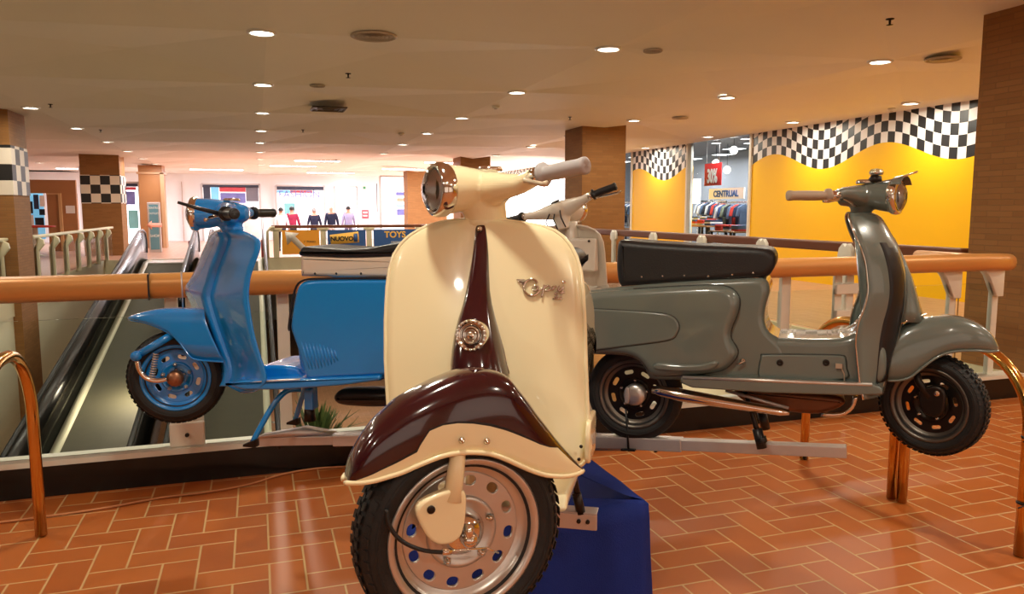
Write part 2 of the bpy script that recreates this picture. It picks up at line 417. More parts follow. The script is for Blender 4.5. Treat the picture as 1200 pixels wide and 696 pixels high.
# joints, glass, posts
for x in (-.57, 2.6):
    b = B(); b.box((x - .004, YC - .06, 1.062), (x + .004, YC + .1, 1.202)); link('rail_joint', b, BLKP, bar)
xs = [-7, -3.6, -.42, .62, 2.7, 3.75, 5.28]
for x0, x1 in ((-6.9, -3.7), (-3.5, -.52), (-.32, .05), (.2, 2.0), (2.1, 3.6), (3.72, 4.1), (4.3, 5.22), (5.32, 5.68)):
    b = B(); b.box((x0, YC + .055, .19), (x1, YC + .067, .96)); o = link('glass_panel', b, GLASS, bar)
def rail_post(x, w=.07, slotted=False, crank=True):
    b = B()
    if slotted:
        for s in (-1, 1): b.box((x + s * w * .5 - .035, YC + .07, .18), (x + s * w * .5 + .035, YC + .1, 1.06))
        b.box((x - w * .95, YC + .03, .92), (x + w * .95, YC + .07, 1.0)); b.box((x - w * .85, YC + .03, .68), (x + w * .85, YC + .07, .8))
        b.box((x - w * .85, YC + .03, .2), (x + w * .85, YC + .07, .34))
        o = link('post', b, WHITEM, bar, [bev(.008)])
        for z in (.74, .27):
            c = B(); c.lathe([(.012, 0), (.012, .01), (.006, .014)], (V((0, -1, 0)), V((1, 0, 0)), V((0, 0, 1))), (x, YC + .03, z), 10); link('bolt', c, DARKM, o)
    else:
        b.box((x - w / 2, YC + .075, .18), (x + w / 2, YC + .115, 1.08 if not crank else .9))
        if not crank: pass
        else: b.slab([(x - w / 2, .85), (x - w / 2 - .09, 1.02), (x - w / 2 - .14, 1.07), (x + w / 2, 1.07), (x + w / 2, .85)], YC + .03, YC + .1)
        link('post', b, WHITEM, bar, [bev(.006)])
rail_post(.13, .07, crank=False); rail_post(3.68, .08, crank=False); rail_post(5.28, .07); rail_post(5.73, .07); rail_post(-3.6, .08)
for x in (-.42, 2.05, 4.2): rail_post(x, .11, True)

# ---- side, left and far rails
def side_rail(x, y0, y1, z, label, m, sgn, sp, tz=.03, name='side_railing'):
    t = thing(name, label, 'railing', (x, (y0 + y1) / 2, 0))
    b = B(); b.box((x - .07, y0, z - tz), (x + .07, y1, z + tz)); link('handrail', b, m, t, [bev(.015)])
    b = B(); b.box((x - .006, y0, .1), (x + .006, y1, z - .18)); link('glass_panel', b, GLASS, t)
    y = y0 + .4
    while y < y1:
        b = B()
        pr = [(x + .05 * sgn, 0), (x + .05 * sgn, z - .3), (x + .16 * sgn, z - .16), (x + .14 * sgn, z - .06), (x + .07 * sgn, z - .02), (x - .0, z - .02), (x + .02 * sgn, z - .12), (x - .06 * sgn, z - .28), (x - .06 * sgn, 0)]
        b.slab(pr, y - .05, y + .05); link('post', b, CREAMM, t, [bev(.012)]); y += sp
    return t
side_rail(-4.5, 5.2, 16.68, 1.0, 'near section of the left rail with cranked cream posts before the pillar', CREAMM, 1, 1.35)
side_rail(-4.35, 17.82, 27.0, 1.0, 'far section of the left rail with cranked cream posts behind the pillar', CREAMM, 1, 1.3)
t = thing('side_railing', 'dark brown rail along the right of the opening by the yellow wall', 'railing', (6.7, 15, 0))
b = B(); b.box((6.63, 5.84, 1.05), (6.77, 26, 1.17)); link('handrail', b, DKWOOD, t, [bev(.02)])
for k, (px, py) in enumerate(((720, 276), (766, 280), (823, 283), (894, 287), (993, 292))):
    p = at_x(px, py, 6.6)
    b = B(); b.slab([(p.y - .12, 1.0), (p.y - .1, 1.1), (p.y - .04, 1.16), (p.y, 1.12), (p.y + .04, 1.16), (p.y + .1, 1.1), (p.y + .12, 1.0), (p.y + .05, .95), (p.y + .05, 0), (p.y - .05, 0), (p.y - .05, .95)], 6.56, 6.62)
    for v in b.bm.verts: v.co = V((v.co.y, v.co.x, v.co.z))
    link('bracket', b, WHITEM, t, [bev(.006)])
b = B(); b.box((6.694, 5.9, .06), (6.706, 15.6, .92)); link('glass_panel', b, GLASS, t)

# far rail with banners
t = thing('far_railing', 'far rail of the opening with advertising banners below dark handrail', 'railing', (3.5, 26, 0))
b = B(); b.box((.45, 25.95, .96), (6.6, 26.09, 1.06)); link('handrail', b, DKWOOD, t, [bev(.02)])
for x in (.58, 2.06, 3.56, 5.3):
    b = B(); b.box((x - .09, 25.93, 0), (x + .09, 25.99, .9)); b.slab([(x - .16, .86), (x - .2, .97), (x + .2, .97), (x + .16, .86)], 25.93, 25.97); link('post', b, CREAMM, t, [bev(.01)])
b = B(); b.tube([(.32, 25.9, 0), (.32, 25.9, .85), (.42, 25.9, .98), (.55, 25.9, 1.0)], .04, 8); link('end_hoop', b, CREAMM, t)
ORB = mat('orange_banner', srgb(240, 164, 48), .5, noise=(2, .04)); BLB = mat('blue_banner', srgb(46, 88, 150), .5, noise=(2, .05)); WHB = mat('white_print', srgb(240, 236, 226), .5); YLB = mat('yellow_print', srgb(246, 196, 84), .5); BKB = mat('black_print', (.01, .01, .012), .5)
def banner(x0, x1, m, label):
    t = thing('banner', label, 'banner', ((x0 + x1) / 2, 25.88, 0))
    b = B(); b.box((x0, 25.88, .12), (x1, 25.9, .9)); link('sheet', b, m, t); return t
def lettering(t, s, size, c, Y, m, name='lettering', bold=0, shear=0, rot=0, t_=.004):
    b = B(Matrix.Translation(V((c[0], Y, c[1]))) @ Matrix.Rotation(PI / 2, 4, 'X') @ Matrix.Rotation(rot, 4, 'Z')); merge(b, text_bm(s, size, t_, shear, bold), Matrix()); return link(name, b, m, t)
t = banner(.76, 1.94, ORB, 'orange banner with white arrow on the far rail')
b = B(); b.slab([(.86, .86), (1.3, .8), (1.18, .7), (1.48, .38), (1.34, .24), (1.05, .55), (.92, .42)], 25.875, 25.882); link('arrow', b, WHB, t)
lettering(t, '1\u00b0 PIANO', .09, (1.62, .52), 25.876, BKB)
t = banner(2.2, 3.44, BLB, 'blue banner reading NUOVO in a yellow box on the far rail')
b = B(); b.slab([(2.3, .42), (2.27, .74), (3.2, .84), (3.22, .48)], 25.872, 25.882); link('yellow_box', b, YLB, t)
lettering(t, 'NUOVO', .2, (2.66, .6), 25.869, BKB, bold=.008)
b = B(); b.slab([(3.04, .5), (3.04, .76), (3.17, .78), (3.17, .5)], 25.866, 25.872); link('blue_patch', b, BLB, t)
t = banner(3.7, 5.18, BLB, 'blue banner reading TOYS on the far rail')
lettering(t, 'TOYS', .29, (4.42, .72), 25.876, YLB, bold=.008); lettering(t, 'center', .13, (4.45, .48), 25.876, WHB)

# ---- moving walkways down to the lower level
def walkway(x0, x1, label, tail=True):
    ytop, yl, sl = 24.6, 3.5, .195
    zf = lambda y: -.02 - (ytop - y) * sl if y < ytop else -.02
    t = thing('moving_walkway', label, 'escalator', ((x0 + x1) / 2, ytop, 0))
    BELT = mat('walkway_belt', srgb(70, 67, 50), .75, 0, noise=(6, .12)); SK = mat('walkway_skirt', srgb(206, 204, 178), .4, .2, noise=(5, .04))
    GP = mat('balustrade_panel', srgb(24, 22, 20), .2, noise=(3, .2)); 
    b = B()
    for i in range(10):
        y0 = ytop - i * 2.0; y1 = y0 - 2.0
        vs = [(x0 + .2, y0, zf(y0)), (x1 - .2, y0, zf(y0)), (x1 - .2, y1, zf(y1)), (x0 + .2, y1, zf(y1))]
        b.f([b.v(p) for p in vs]).smooth = False
    bmesh.ops.remove_doubles(b.bm, verts=b.bm.verts, dist=1e-4); link('belt', b, BELT, t, [solid(.03, 1)])
    b = B(); b.box((x0 + .18, ytop, -.03), (x1 - .18, 26.05, 0.012)); link('landing_plate', b, STEEL, t)
    for xc, s in ((x0, 1), (x1, -1)):
        b = B()
        for xa, xb_, zo in ((xc + s * .08, xc + s * .2, .06),):
            b.rings([[(xa, y, zf(y) + zo), (xb_, y, zf(y) + zo - .03), (xb_, y, zf(y) - .1), (xa, y, zf(y) - .6)] for y in (yl, ytop, 25.9)])
        link('skirt', b, SK, t)
        b = B(); b.rings([[(xc - .012, y, zf(y) + .92 - dz), (xc + .012, y, zf(y) + .92 - dz), (xc + .012, y, zf(y) - .3), (xc - .012, y, zf(y) - .3)] for y, dz in ((yl, 0), (ytop, 0), (25.6, .02), (25.9, .15), (26.05, .45))])
        link('side_panel', b, GP, t)
        b = B(); b.tube([(xc, yl, zf(yl) + .96), (xc, ytop, zf(ytop) + .96), (xc, 25.5, .94), (xc, 25.85, .86), (xc, 26.05, .66), (xc, 26.1, .45), (xc, 26.0, .25)], .04, 8); link('handrail', b, BLKP, t)
    return t
walkway(-3.25, -1.75, 'leftmost moving walkway with black balustrade descending towards the front rail')
walkway(-1.3, .2, 'second moving walkway partly behind the blue scooter')

# ---- ceiling fittings
XS = [(-7.45, 2.6), (-3.7, 1.8), (.17, 1.5), (3.87, 1.0), (7.35, .55), (10.63, .02)]
def lampgrp(x, y): pass
first = None
nlab = {(.17): 'in the row above the blue scooter', 3.87: 'in the row above the cream scooter', 7.35: 'in the row right of centre', 10.63: 'in the row beside the yellow wall', -3.7: 'in the row beside the left pillars', -7.45: 'in the outermost row on the left'}
FIT = [(.12, 8.48), (.16, 11.92), (.18, 15.32), (.18, 18.74), (.17, 22.04), (.2, 25.56), (.22, 29.1), (.25, 32.7),
       (3.82, 8.09), (3.88, 11.46), (3.9, 14.93), (3.89, 18.13), (3.91, 21.4), (3.95, 25.0), (7.29, 7.73), (7.26, 10.91), (7.32, 14.25), (7.35, 17.7), (7.55, 21.07), (7.6, 24.67),
       (10.62, 10.53), (10.57, 13.5), (10.65, 16.77), (10.8, 20.29), (-3.72, 15.85), (-3.7, 19.44), (-3.68, 23.04), (-3.7, 26.49), (-3.7, 30.0), (-3.7, 33.5), (-7.8, 34.0),
       (.12, 5.0), (3.82, 4.65), (7.3, 2.9), (-3.7, 8.9), (-3.7, 12.4), (-3.7, 5.4), (-7.4, 9), (-7.4, 16), (-7.6, 24),
       (.12, 1.5), (3.85, 1.2), (.12, -2), (3.85, -2.2), (-3.7, 1.8), (-3.7, -1.7), (7.3, -.5), (10.6, 3.5), (10.6, 7.0)]
ords = {}
for k, (x, y) in enumerate(FIT):
    row = min(nlab, key=lambda q: abs(q - x)); ords[row] = ords.get(row, 0)
    t = thing('downlight', 'x', 'ceiling light', (x, y, CZ), 'round recessed ceiling downlights'); t['row'] = row
    if first is None:
        b = B(); b.lathe([(.15, 0.02), (.15, -.012), (.125, -.02), (.115, -.012), (.112, .015)], 'z', (x, y, CZ), 28, cap=False); rg = link('trim_ring', b, mat('lamp_trim', (.8, .78, .74), .4), t)
        b = B(); b.lathe([(.112, .0), (.08, -.006), (.0, -.008)], 'z', (x, y, CZ), 28, cap=False); gl = link('lamp_disc', b, LAMP, t)
        first = (rg, gl)
    else:
        for q in first:
            c = q.copy(); COL.objects.link(c); c.parent = t
    ld = bpy.data.lights.new('downlight_glow', 'AREA'); ld.shape = 'DISK'; ld.size = .2; ld.energy = 38; ld.color = (1, .93, .76) ; ld.spread = math.radians(178)
    if y > 28: ld.energy = 45; ld.color = (1, .96, .98)
    lo = bpy.data.objects.new('downlight_glow', ld); COL.objects.link(lo); lo.location = (x, y, CZ - .022)
    t['y'] = y
# labels: by row and order of distance
for row in nlab:
    rr = sorted([o for o in COL.objects if o.name.startswith('downlight') and o.get('row') == row], key=lambda o: o['y'])
    words = ['nearest', 'second', 'third', 'fourth', 'fifth', 'sixth', 'seventh', 'eighth', 'ninth', 'tenth', 'eleventh']
    vis = [o for o in rr if (lambda v: v.dot(FW) > 0 and abs(v.dot(RT) / v.dot(FW)) < .667 and abs(v.dot(UP) / v.dot(FW)) < .387)(V(o.location) - CAM)]
    for i, o in enumerate(vis):
        o['label'] = '%s visible round ceiling downlight %s' % (words[i] if i < 11 else 'farthest', nlab[row])
    for o in rr:
        if o not in vis: o['label'] = 'round ceiling downlight outside the view ' + nlab[row]
for o in COL.objects:
    if 'row' in o: del o['row']; del o['y']
# cool panel lights in the far zone
for k, (x, y, w) in enumerate(((2.2, 29.3, 1.6), (7.0, 28.8, 1.8), (1.5, 33, 1.8), (6.2, 34, 1.8), (-1.6, 37, 2.2), (3.5, 38.5, 2.2), (-7, 38, 2.2), (9, 38, 2))):
    t = thing('ceiling_panel_light', ['long cool white light panel above the walking people', 'long cool light panel above the far handlebar', 'mid-distance cool panel over the far rail', 'cool light panel right of the headlamp', 'far cool light panel over the left shopfronts', 'farthest cool panel over the centre of the back hall', 'cool panel above the advert totem', 'far cool panel near the right pillar'][k], 'ceiling light', (x, y, CZ))
    b = B(); b.box((x - w / 2, y - .12, CZ - .03), (x + w / 2, y + .12, CZ + .0)); link('diffuser', b, LAMPC, t)
    b = B(); b.box((x - w / 2 - .03, y - .15, CZ - .02), (x + w / 2 + .03, y + .15, CZ + .01)); link('housing', b, WHITEM, t)
    ld = bpy.data.lights.new('panel_glow', 'AREA'); ld.shape = 'RECTANGLE'; ld.size = w; ld.size_y = .24; ld.energy = 230; ld.color = (.84, .88, 1)
    lo = bpy.data.objects.new('panel_glow', ld); COL.objects.link(lo); lo.location = (x, y, CZ - .05)
# vents, detectors, sprinklers
VENT = mat('vent_metal', srgb(190, 176, 158), .5, .1); 
for px, py, r, lab in ((438, 42, .24, 'large round slotted air vent nearest on the ceiling'), (1105, 69, .2, 'round air vent on the ceiling near the right pillar'), (765, 59, .11, 'small round speaker grille beside a downlight'), (372, 100, .11, 'small round speaker grille above the blue scooter'), (797, 138, .16, 'round air vent above the store window')):
    p = at_z(px, py, CZ); t = thing('ceiling_vent', lab, 'vent', p)
    b = B(); b.lathe([(r, 0), (r, -.012), (r * .92, -.02), (r * .86, -.012), (r * .84, 0)], 'z', p, 30, cap=False); link('frame', b, VENT, t)
    for q in (.74, .56, .38, .18):
        b = B(); b.lathe([(r * q, -.004), (r * q + .012, -.016), (r * (q - .1), -.004)], 'z', p, 28, cap=False); link('louvre_ring', b, VENT, t)
    b = B(); b.lathe([(r * .85, .0), (r * .85, -.003)], 'z', p, 28); link('backing', b, VENT, t)
p = at_z(385, 127, CZ); t = thing('ceiling_vent', 'square dark slatted vent in the ceiling above the blue scooter', 'vent', p)
b = B(); b.box((p.x - .3, p.y - .3, CZ - .01), (p.x + .3, p.y + .3, CZ)); link('backing', b, DARKM, t)
b = B()
for s in (.3, .2, .1): b.lathe([(s * 1.414, -.012), (s * 1.414, -.02), (s * 1.3, -.03), (s * 1.2, -.012)], (V((0, 0, 1)), V((.7071, .7071, 0)), V((-.7071, .7071, 0))), p, 4, cap=False)
link('slats', b, mat('vent_dark', srgb(96, 84, 72), .5, .3), t)
for px, py, lab in ((408, 86, 'sprinkler head on the ceiling left of the round vent'), (1043, 22, 'sprinkler head nearest the right pillar on the ceiling'), (355, 152, 'small sprinkler head behind the square vent'), (581, 124, 'small smoke detector left of centre on the ceiling'), (59, 122, 'sprinkler head beside the left pillar'), (118, 152, 'sprinkler head behind the left pillar'), (668, 137, 'sprinkler head by the central brick pillar'), (1045, 127, 'white smoke detector by the checkered wall'), (394, 187, 'tiny far sprinkler head left of centre'), (470, 156, 'tiny detector left of a downlight')):
    p = at_z(px, py, CZ); t = thing('ceiling_sprinkler' if 'sprink' in lab else 'smoke_detector', lab, 'sprinkler' if 'sprink' in lab else 'detector', p)
    if 'sprink' in lab:
        b = B(); b.lathe([(.04, 0), (.038, -.008), (.012, -.012), (.01, -.05)], 'z', p, 12); link('body', b, DARKM, t)
        b = B(); b.lathe([(.03, -.055), (.032, -.058), (.0, -.062)], 'z', p, 12); link('deflector', b, DARKM, t)
    else:
        b = B(); b.lathe([(.07, 0), (.068, -.025), (.05, -.045), (.0, -.05)], 'z', p, 16); link('body', b, WHITEM, t)
        b = B(); b.lathe([(.03, -.05), (.03, -.056), (0, -.058)], 'z', p, 12); link('sensor_cap', b, VENT, t)

# ---- brass hoop barriers
def hoop(X, y0, y1, h, label, tie=None):
    t = thing('brass_hoop_barrier', label, 'barrier', (X, (y0 + y1) / 2, 0)); r = (y1 - y0) / 2; R = min(r, .34)
    pts = [(X, y0, .006), (X, y0, h - R)] + [(X, y0 + R - R * math.cos(a), h - R + R * math.sin(a)) for a in [PI / 2 * k / 10 for k in range(1, 11)]]
    pts += [(X, y1 - R + R * math.sin(a), h - R + R * math.cos(a)) for a in [PI / 2 * k / 10 for k in range(0, 11)]] + [(X, y1, .006)]
    q = [pts[0]]
    for p in pts[1:]:
        if (V(p) - V(q[-1])).length > 1e-4: q.append(p)
    b = B(); b.tube(q, .026, 18); link('hoop_tube', b, BRASS, t)
    if tie:
        for z in tie:
            b = B(); b.lathe([(.027, -.006), (.03, -.004), (.03, .004), (.027, .006)], 'z', (X, tie_y, z), 14); b.tube([(X - .02, tie_y - .025, z), (X - .07, tie_y - .03, z - .005)], .003, 6); link('cable_tie', b, BLKP, t)
    return t
tie_y = 2.42
hoop(3.21, 2.42, 3.09, .92, 'nearest brass hoop barrier at the right edge before the grey scooter', (.55, .25))
hoop(3.2, 3.15, 3.85, .92, 'brass hoop barrier behind the grey scooter footboard')
hoop(-1.03, 3.3, 4.05, .93, 'brass hoop barrier at the left edge of the photo')
# cable on floor
pts = [at_z(x, y, .008) for x, y in ((-60, 618), (0, 612), (70, 603), (130, 594), (190, 583), (240, 577), (290, 568), (330, 556), (370, 549), (420, 546), (470, 542))]
b = B(); b.tube(smooth_pts(pts, 5, False), .006, 8); tag(link('power_cable', b, CABLEO, loc=pts[3]), 'tan cable lying across the tiles below the black plinth', 'cable')
# ================================================================== BACKGROUND
# ---- store behind the yellow wall
def glasspane(n, y0, y1):
    b = B(); b.box((11.36, y0, .08), (11.372, y1, CZ)); o = link('window_%d' % n, b, GLASS); o['kind'] = 'structure'
glasspane(1, 15.94, 18.72); glasspane(2, 22.1, 25.5)
b = B(); b.box((11.5, 15.2, -.02), (15.5, 30, .0)); struct('floor', b, mat('store_floor', srgb(196, 190, 182), .3))
STW = mat('store_wall', srgb(120, 124, 132), .6)
b = B(); b.box((15.4, 15.2, 0), (15.5, 30, 3.6)); b.box((11.5, 15.1, 0), (15.5, 15.2, 3.6)); b.box((11.5, 30, 0), (15.5, 30.1, 3.6)); struct('wall_store', b, STW)
b = B(); b.box((11.5, 15.1, 3.5), (15.5, 30.1, 3.6)); struct('ceiling', b, mat('store_ceiling', srgb(86, 84, 86), .6))
for x, y in ((11.62, 16.6), (11.62, 17.9), (12.6, 17.5), (13.2, 19.4), (14.2, 21.5), (14.4, 23.6), (12.2, 23.4), (12.8, 25.8)):  # the pair close to the glass is added to brighten the poster
    ld = bpy.data.lights.new('store_and_poster_light', 'AREA'); ld.size = .2 if x < 12 else .5; ld.energy = 50 if x < 12 else 95; ld.color = (.95, .96, 1); lo = bpy.data.objects.new('store_and_poster_light', ld); COL.objects.link(lo); lo.location = (x, y, 3.3)
for k, (px, py, X) in enumerate(((860, 176, 12.6), (839, 191, 13.4), (852, 199, 13.4))):
    p = at_x(px, py, X); t = thing('globe_lamp', ['largest glowing globe lamp in the store window', 'small globe lamp just above the red poster', 'globe lamp right of the red poster'][k], 'lamp', p, 'globe lamps in the store')
    b = B(); b.lathe([(.11 * math.sin(PI * i / 10), .11 * math.cos(PI * i / 10)) for i in range(11)], 'z', p, 16, cap=False); link('globe', b, mat('globe_glow', (1, 1, 1), .4, emit=(1, .96, .88), estr=6), t)
    b = B(); b.tube([p + V((0, 0, .1)), V((p.x, p.y, 3.5))], .008, 6); link('hanging_cord', b, BLKCAB, t)
RED = mat('red_poster', srgb(196, 34, 34), .5)
p = at_x(835, 207, 11.75); t = thing('sale_poster', 'red hanging poster reading 30% in the store window', 'poster', p)
b = B(); b.box((11.74, p.y - .42, p.z - .24), (11.76, p.y + .38, p.z + .36)); link('sheet', b, RED, t)
b = B(Matrix.Translation(V((11.735, p.y, p.z + .0))) @ Matrix.Rotation(-PI / 2, 4, 'Z') @ Matrix.Rotation(PI / 2, 4, 'X') @ Matrix.Diagonal((.85, 1.5, 1, 1))); merge(b, text_bm('30%', .34, .004, bold=.01), Matrix()); link('lettering', b, WHB, t)
for dy in (-.3, .3):
    b = B(); b.tube([(11.75, p.y + dy, p.z + .35), (11.75, p.y + dy, 3.5)], .006, 6); link('hanging_wire', b, STEEL, t)
p = at_x(848, 229, 12.6); t = thing('store_sign', 'pale sign with blue lettering above the clothes in the store', 'sign', p)
b = B(); b.box((12.6, p.y - .95, p.z - .1), (12.64, p.y + .75, p.z + .2)); link('board', b, WHB, t)
b = B(Matrix.Translation(V((12.594, p.y - .1, p.z + .04))) @ Matrix.Rotation(-PI / 2, 4, 'Z') @ Matrix.Rotation(PI / 2, 4, 'X')); merge(b, text_bm('CENTRUAL', .24, .004, bold=.01), Matrix()); link('lettering', b, BLB, t)
GC = [mat('cloth_%d' % i, srgb(*c), .8, noise=(8, .15)) for i, c in enumerate(((60, 80, 120), (30, 34, 44), (150, 80, 60), (200, 204, 210), (86, 104, 130), (190, 60, 50), (120, 130, 110), (236, 236, 236), (44, 56, 84)))]
CN = ['slate blue', 'black', 'rust brown', 'pale grey', 'denim blue', 'red', 'olive grey', 'white', 'navy']
def garment(x, y, zt, h, ci, lab, w=.44):
    t = thing('hanging_garment', lab, 'garment', (x, y, zt), 'clothes hanging in the store')
    b = B(); pr = [(-.06, 0), (-w / 2, -.08), (-w / 2 - .06, -.5 * h), (-w / 2 + .03, -.52 * h), (-w / 2 + .05, -.2), (-w / 2 + .05, -h), (w / 2 - .05, -h), (w / 2 - .05, -.2), (w / 2 - .03, -.52 * h), (w / 2 + .06, -.5 * h), (w / 2, -.08), (.06, 0)]
    b.slab([(x + a, zt + c) for a, c in pr], y - .03, y + .03, .012, .012, 2); link('cloth', b, GC[ci], t)
    b = B(); b.tube([(x, y, zt - .01), (x, y, zt + .05), (x + .02, y, zt + .07), (x + .03, y, zt + .05)], .004, 6); link('hanger_hook', b, STEEL, t)
def rack(x, y0, n, z, cols, where):
    t = thing('clothes_rack', 'chrome clothes rack ' + where, 'rack', (x, y0 + n * .075, 0))
    y1 = y0 + n * .15 + .1
    b = B(); b.tube([(x, y0 - .1, z + .06), (x, y1, z + .06)], .014, 8); link('rail', b, CHROME, t)
    for y in (y0 - .1, y1):
        b = B(); b.tube([(x, y, 0), (x, y, z + .06)], .014, 8); b.box((x - .25, y - .02, 0), (x + .25, y + .02, .03)); link('upright', b, CHROME, t)
    for i in range(n):
        c = cols[i % len(cols)]
        garment(x, y0 + .15 * i + .05, z, random.uniform(.6, .8), c, '%s garment, %s on the rack %s' % (CN[c], ['first', 'second', 'third', 'fourth', 'fifth', 'sixth', 'seventh', 'last'][i], where))
rack(12.5, 17.75, 8, 1.7, [4, 8, 5, 4, 1, 6, 0, 3], 'behind the store window on the right')
rack(13.4, 20.1, 8, 1.75, [2, 0, 5, 8, 3, 1, 4, 7], 'in the middle of the store')
rack(14.6, 22.2, 8, 1.8, [7, 4, 3, 1, 0, 2, 8, 3], 'at the back of the store')
rack(12.0, 23.2, 8, 1.75, [4, 7, 0, 3, 8, 3, 4, 7], 'in the far store window')
def dtable(x, y0, y1, z, lab):
    t = thing('display_table', lab, 'table', (x, (y0 + y1) / 2, 0))
    b = B(); b.box((x - .35, y0, z - .04), (x + .35, y1, z)); link('tabletop', b, BROWNW, t, [bev(.006)])
    for sx in (-.3, .3):
        for y in (y0 + .06, y1 - .06):
            b = B(); b.box((x + sx - .025, y - .025, 0), (x + sx + .025, y + .025, z - .04)); link('leg', b, DARKM, t)
    k = 0; y = y0 + .2
    while y < y1 - .15:
        for s in range(3):
            c = random.choice((4, 0, 8, 3, 5, 7)); 
            b = B(); b.slab([(y - .15, 0), (y + .15, 0), (y + .15, .05), (y - .15, .05)], -.2, .2, .015, .015, 2)
            for v in b.bm.verts: v.co = V((x + v.co.y, v.co.x, z + .002 + s * .052 + v.co.z))
            tag(link('folded_garment', b, GC[c], loc=(x, y, z)), '%s folded garment, %s of stack %s on %s' % (CN[c].split()[-1], ['bottom', 'middle', 'top'][s], ['one', 'two', 'three', 'four', 'five'][k], lab), 'garment', 'folded clothes on the display tables')
        k += 1; y += .38
dtable(11.95, 16.95, 18.1, 1.0, 'the wooden table right in the store')
dtable(12.0, 18.3, 19.6, 1.12, 'the taller wooden table left in the store')
dtable(12.9, 19.6, 21.2, 1.2, 'the rear wooden table in the store')
dtable(11.9, 22.3, 23.1, .95, 'the table in the far store window')
b = B(); b.box((12.9, 20.7, 1.75), (12.94, 21.15, 2.5)); tag(link('lit_poster', b, mat('lit_white', (1, 1, 1), .5, emit=(1, 1, 1), estr=2.2), loc=(12.9, 20.9, 1.75)), 'bright white poster at the left in the store', 'poster')

# ---- far hall: bright shopfronts on the end wall
LITW = mat('lit_shop_white', (1, 1, 1), .5, emit=(.97, .97, 1), estr=1.0)
HEAD = mat('shop_header', srgb(60, 66, 84), .5, noise=(3, .2))
SHOPB = mat('shop_blue', srgb(120, 190, 226), .5, emit=srgb(120, 190, 226), estr=.5, noise=(2, .2)); SHOPR = mat('shop_red', srgb(206, 80, 92), .5, noise=(3, .2))
SHOPP = mat('shop_violet', srgb(120, 124, 190), .5, noise=(4, .3)); TEAL = mat('shop_teal', srgb(130, 200, 204), .5, noise=(3, .2)); TOT = mat('totem_teal', srgb(96, 138, 148), .45, noise=(3, .08)); PEACH = mat('peach_print', srgb(240, 164, 140), .5); GRYP = mat('grey_print', srgb(120, 118, 128), .5)
def quad_px(b, x0, y0, x1, y1, Y, d=.03):
    p, q = at_y(x0, y0, Y), at_y(x1, y1, Y); b.box((p.x, Y - d, min(p.z, q.z)), (q.x, Y, max(p.z, q.z)))
def front(name, label, x0, x1, ytop, Y, items):
    c = at_y((x0 + x1) / 2, 250, Y)
    t = thing(name, label, 'shopfront', (c.x, Y, 0))
    b = B(); p, q = at_y(x0, ytop, Y), at_y(x1, ytop, Y); b.box((p.x, Y - .04, 0), (q.x, Y, p.z)); link('display_window', b, LITW, t)
    for nm, a0, b0, a1, b1, m in items:
        b = B(); quad_px(b, a0, b0, a1, b1, Y - .04, .03); link(nm, b, m, t)
    b = B()
    for x in (x0, x1):
        p = at_y(x, ytop, Y); b.box((p.x - .05, Y - .12, 0), (p.x + .05, Y, p.z + .02))
    b.box((p.x - .0, Y - .12, p.z - .04), (at_y(x0, ytop, Y).x, Y, p.z + .04)); link('frame', b, STEEL, t)
    return t
front('shopfront', 'distant shopfront with red band above the blue scooter headset', 236, 304, 216, 41.8, [('header', 236, 216, 304, 220, HEAD), ('dark_panel', 238, 219, 247, 236, HEAD), ('blue_panel', 247, 219, 257, 236, SHOPB), ('red_band', 257, 219, 288, 225, SHOPR), ('violet_poster', 258, 226, 288, 238, SHOPP), ('grey_shutter', 288, 219, 303, 236, GRYP)])
t = front('shopfront', 'distant shopfront with dark header behind the walking people', 323, 380, 218, 41.8, [('header', 323, 218, 380, 223, HEAD), ('red_band', 340, 223, 366, 226, SHOPR), ('blue_band', 323, 223, 340, 226, SHOPB), ('teal_display', 333, 238, 346, 256, TEAL), ('door_frame', 367, 222, 368.5, 250, HEAD), ('door_frame', 332, 226, 333, 262, HEAD)])
b = B(); 
tt = lettering(t, 'FASHION', .5, (at_y(351, 228, 41.7).x, at_y(351, 228, 41.7).z), 41.7, SHOPP)
front('shopfront', 'distant white lit shopfront with pale blue and red window prints', 445, 478, 207, 39.0, [('dark_edge', 474, 207, 478, 262, HEAD), ('blue_print', 464, 225, 476, 229, SHOPP), ('red_print', 465, 232, 476, 236, PEACH), ('blue_print', 464, 240, 476, 242, SHOPB), ('garment_print', 465, 245, 474, 252, SHOPP), ('dark_edge', 441, 215, 442.5, 248, HEAD)])
LITW = mat('overlit_shop_white', (1, 1, 1), .5, emit=(.97, .98, 1), estr=5)
t = thing('shopfront', 'very bright overlit window seen under the cream handlebar', 'shopfront', (11.4, 33, 0))
b = B(); b.box((11.42, 26.6, .15), (11.46, 40.5, 3.1)); link('display_window', b, LITW, t)
for y in (26.62, 30.1, 33.6, 37.1, 40.48):
    b = B(); b.box((11.36, y - .03, .15), (11.42, y + .03, 3.1)); link('mullion', b, STEEL, t)
front('shopfront', 'white closed shutter right of the walking people', 391, 418, 219, 41.8, [('shutter', 392, 220, 417, 272, mat('shutter_white', srgb(232, 230, 240), .5))])
t = thing('wall_sign', 'small red and white notice on the far white wall', 'sign', at_y(429, 247, 41.9))
b = B(); quad_px(b, 424, 246, 432, 256, 41.95); link('board', b, SHOPR, t)
b = B(); quad_px(b, 425.5, 248, 430.5, 250, 41.91, .02); quad_px(b, 425.5, 252, 430.5, 253.5, 41.91, .02); link('print', b, WHB, t)
t = thing('wall_sign', 'small green exit pictogram high on the far white wall', 'sign', at_y(427, 220, 41.9))
b = B(); quad_px(b, 425.5, 218.5, 428.5, 221.5, 41.95); link('board', b, mat('sign_green', srgb(70, 150, 110), .5), t)
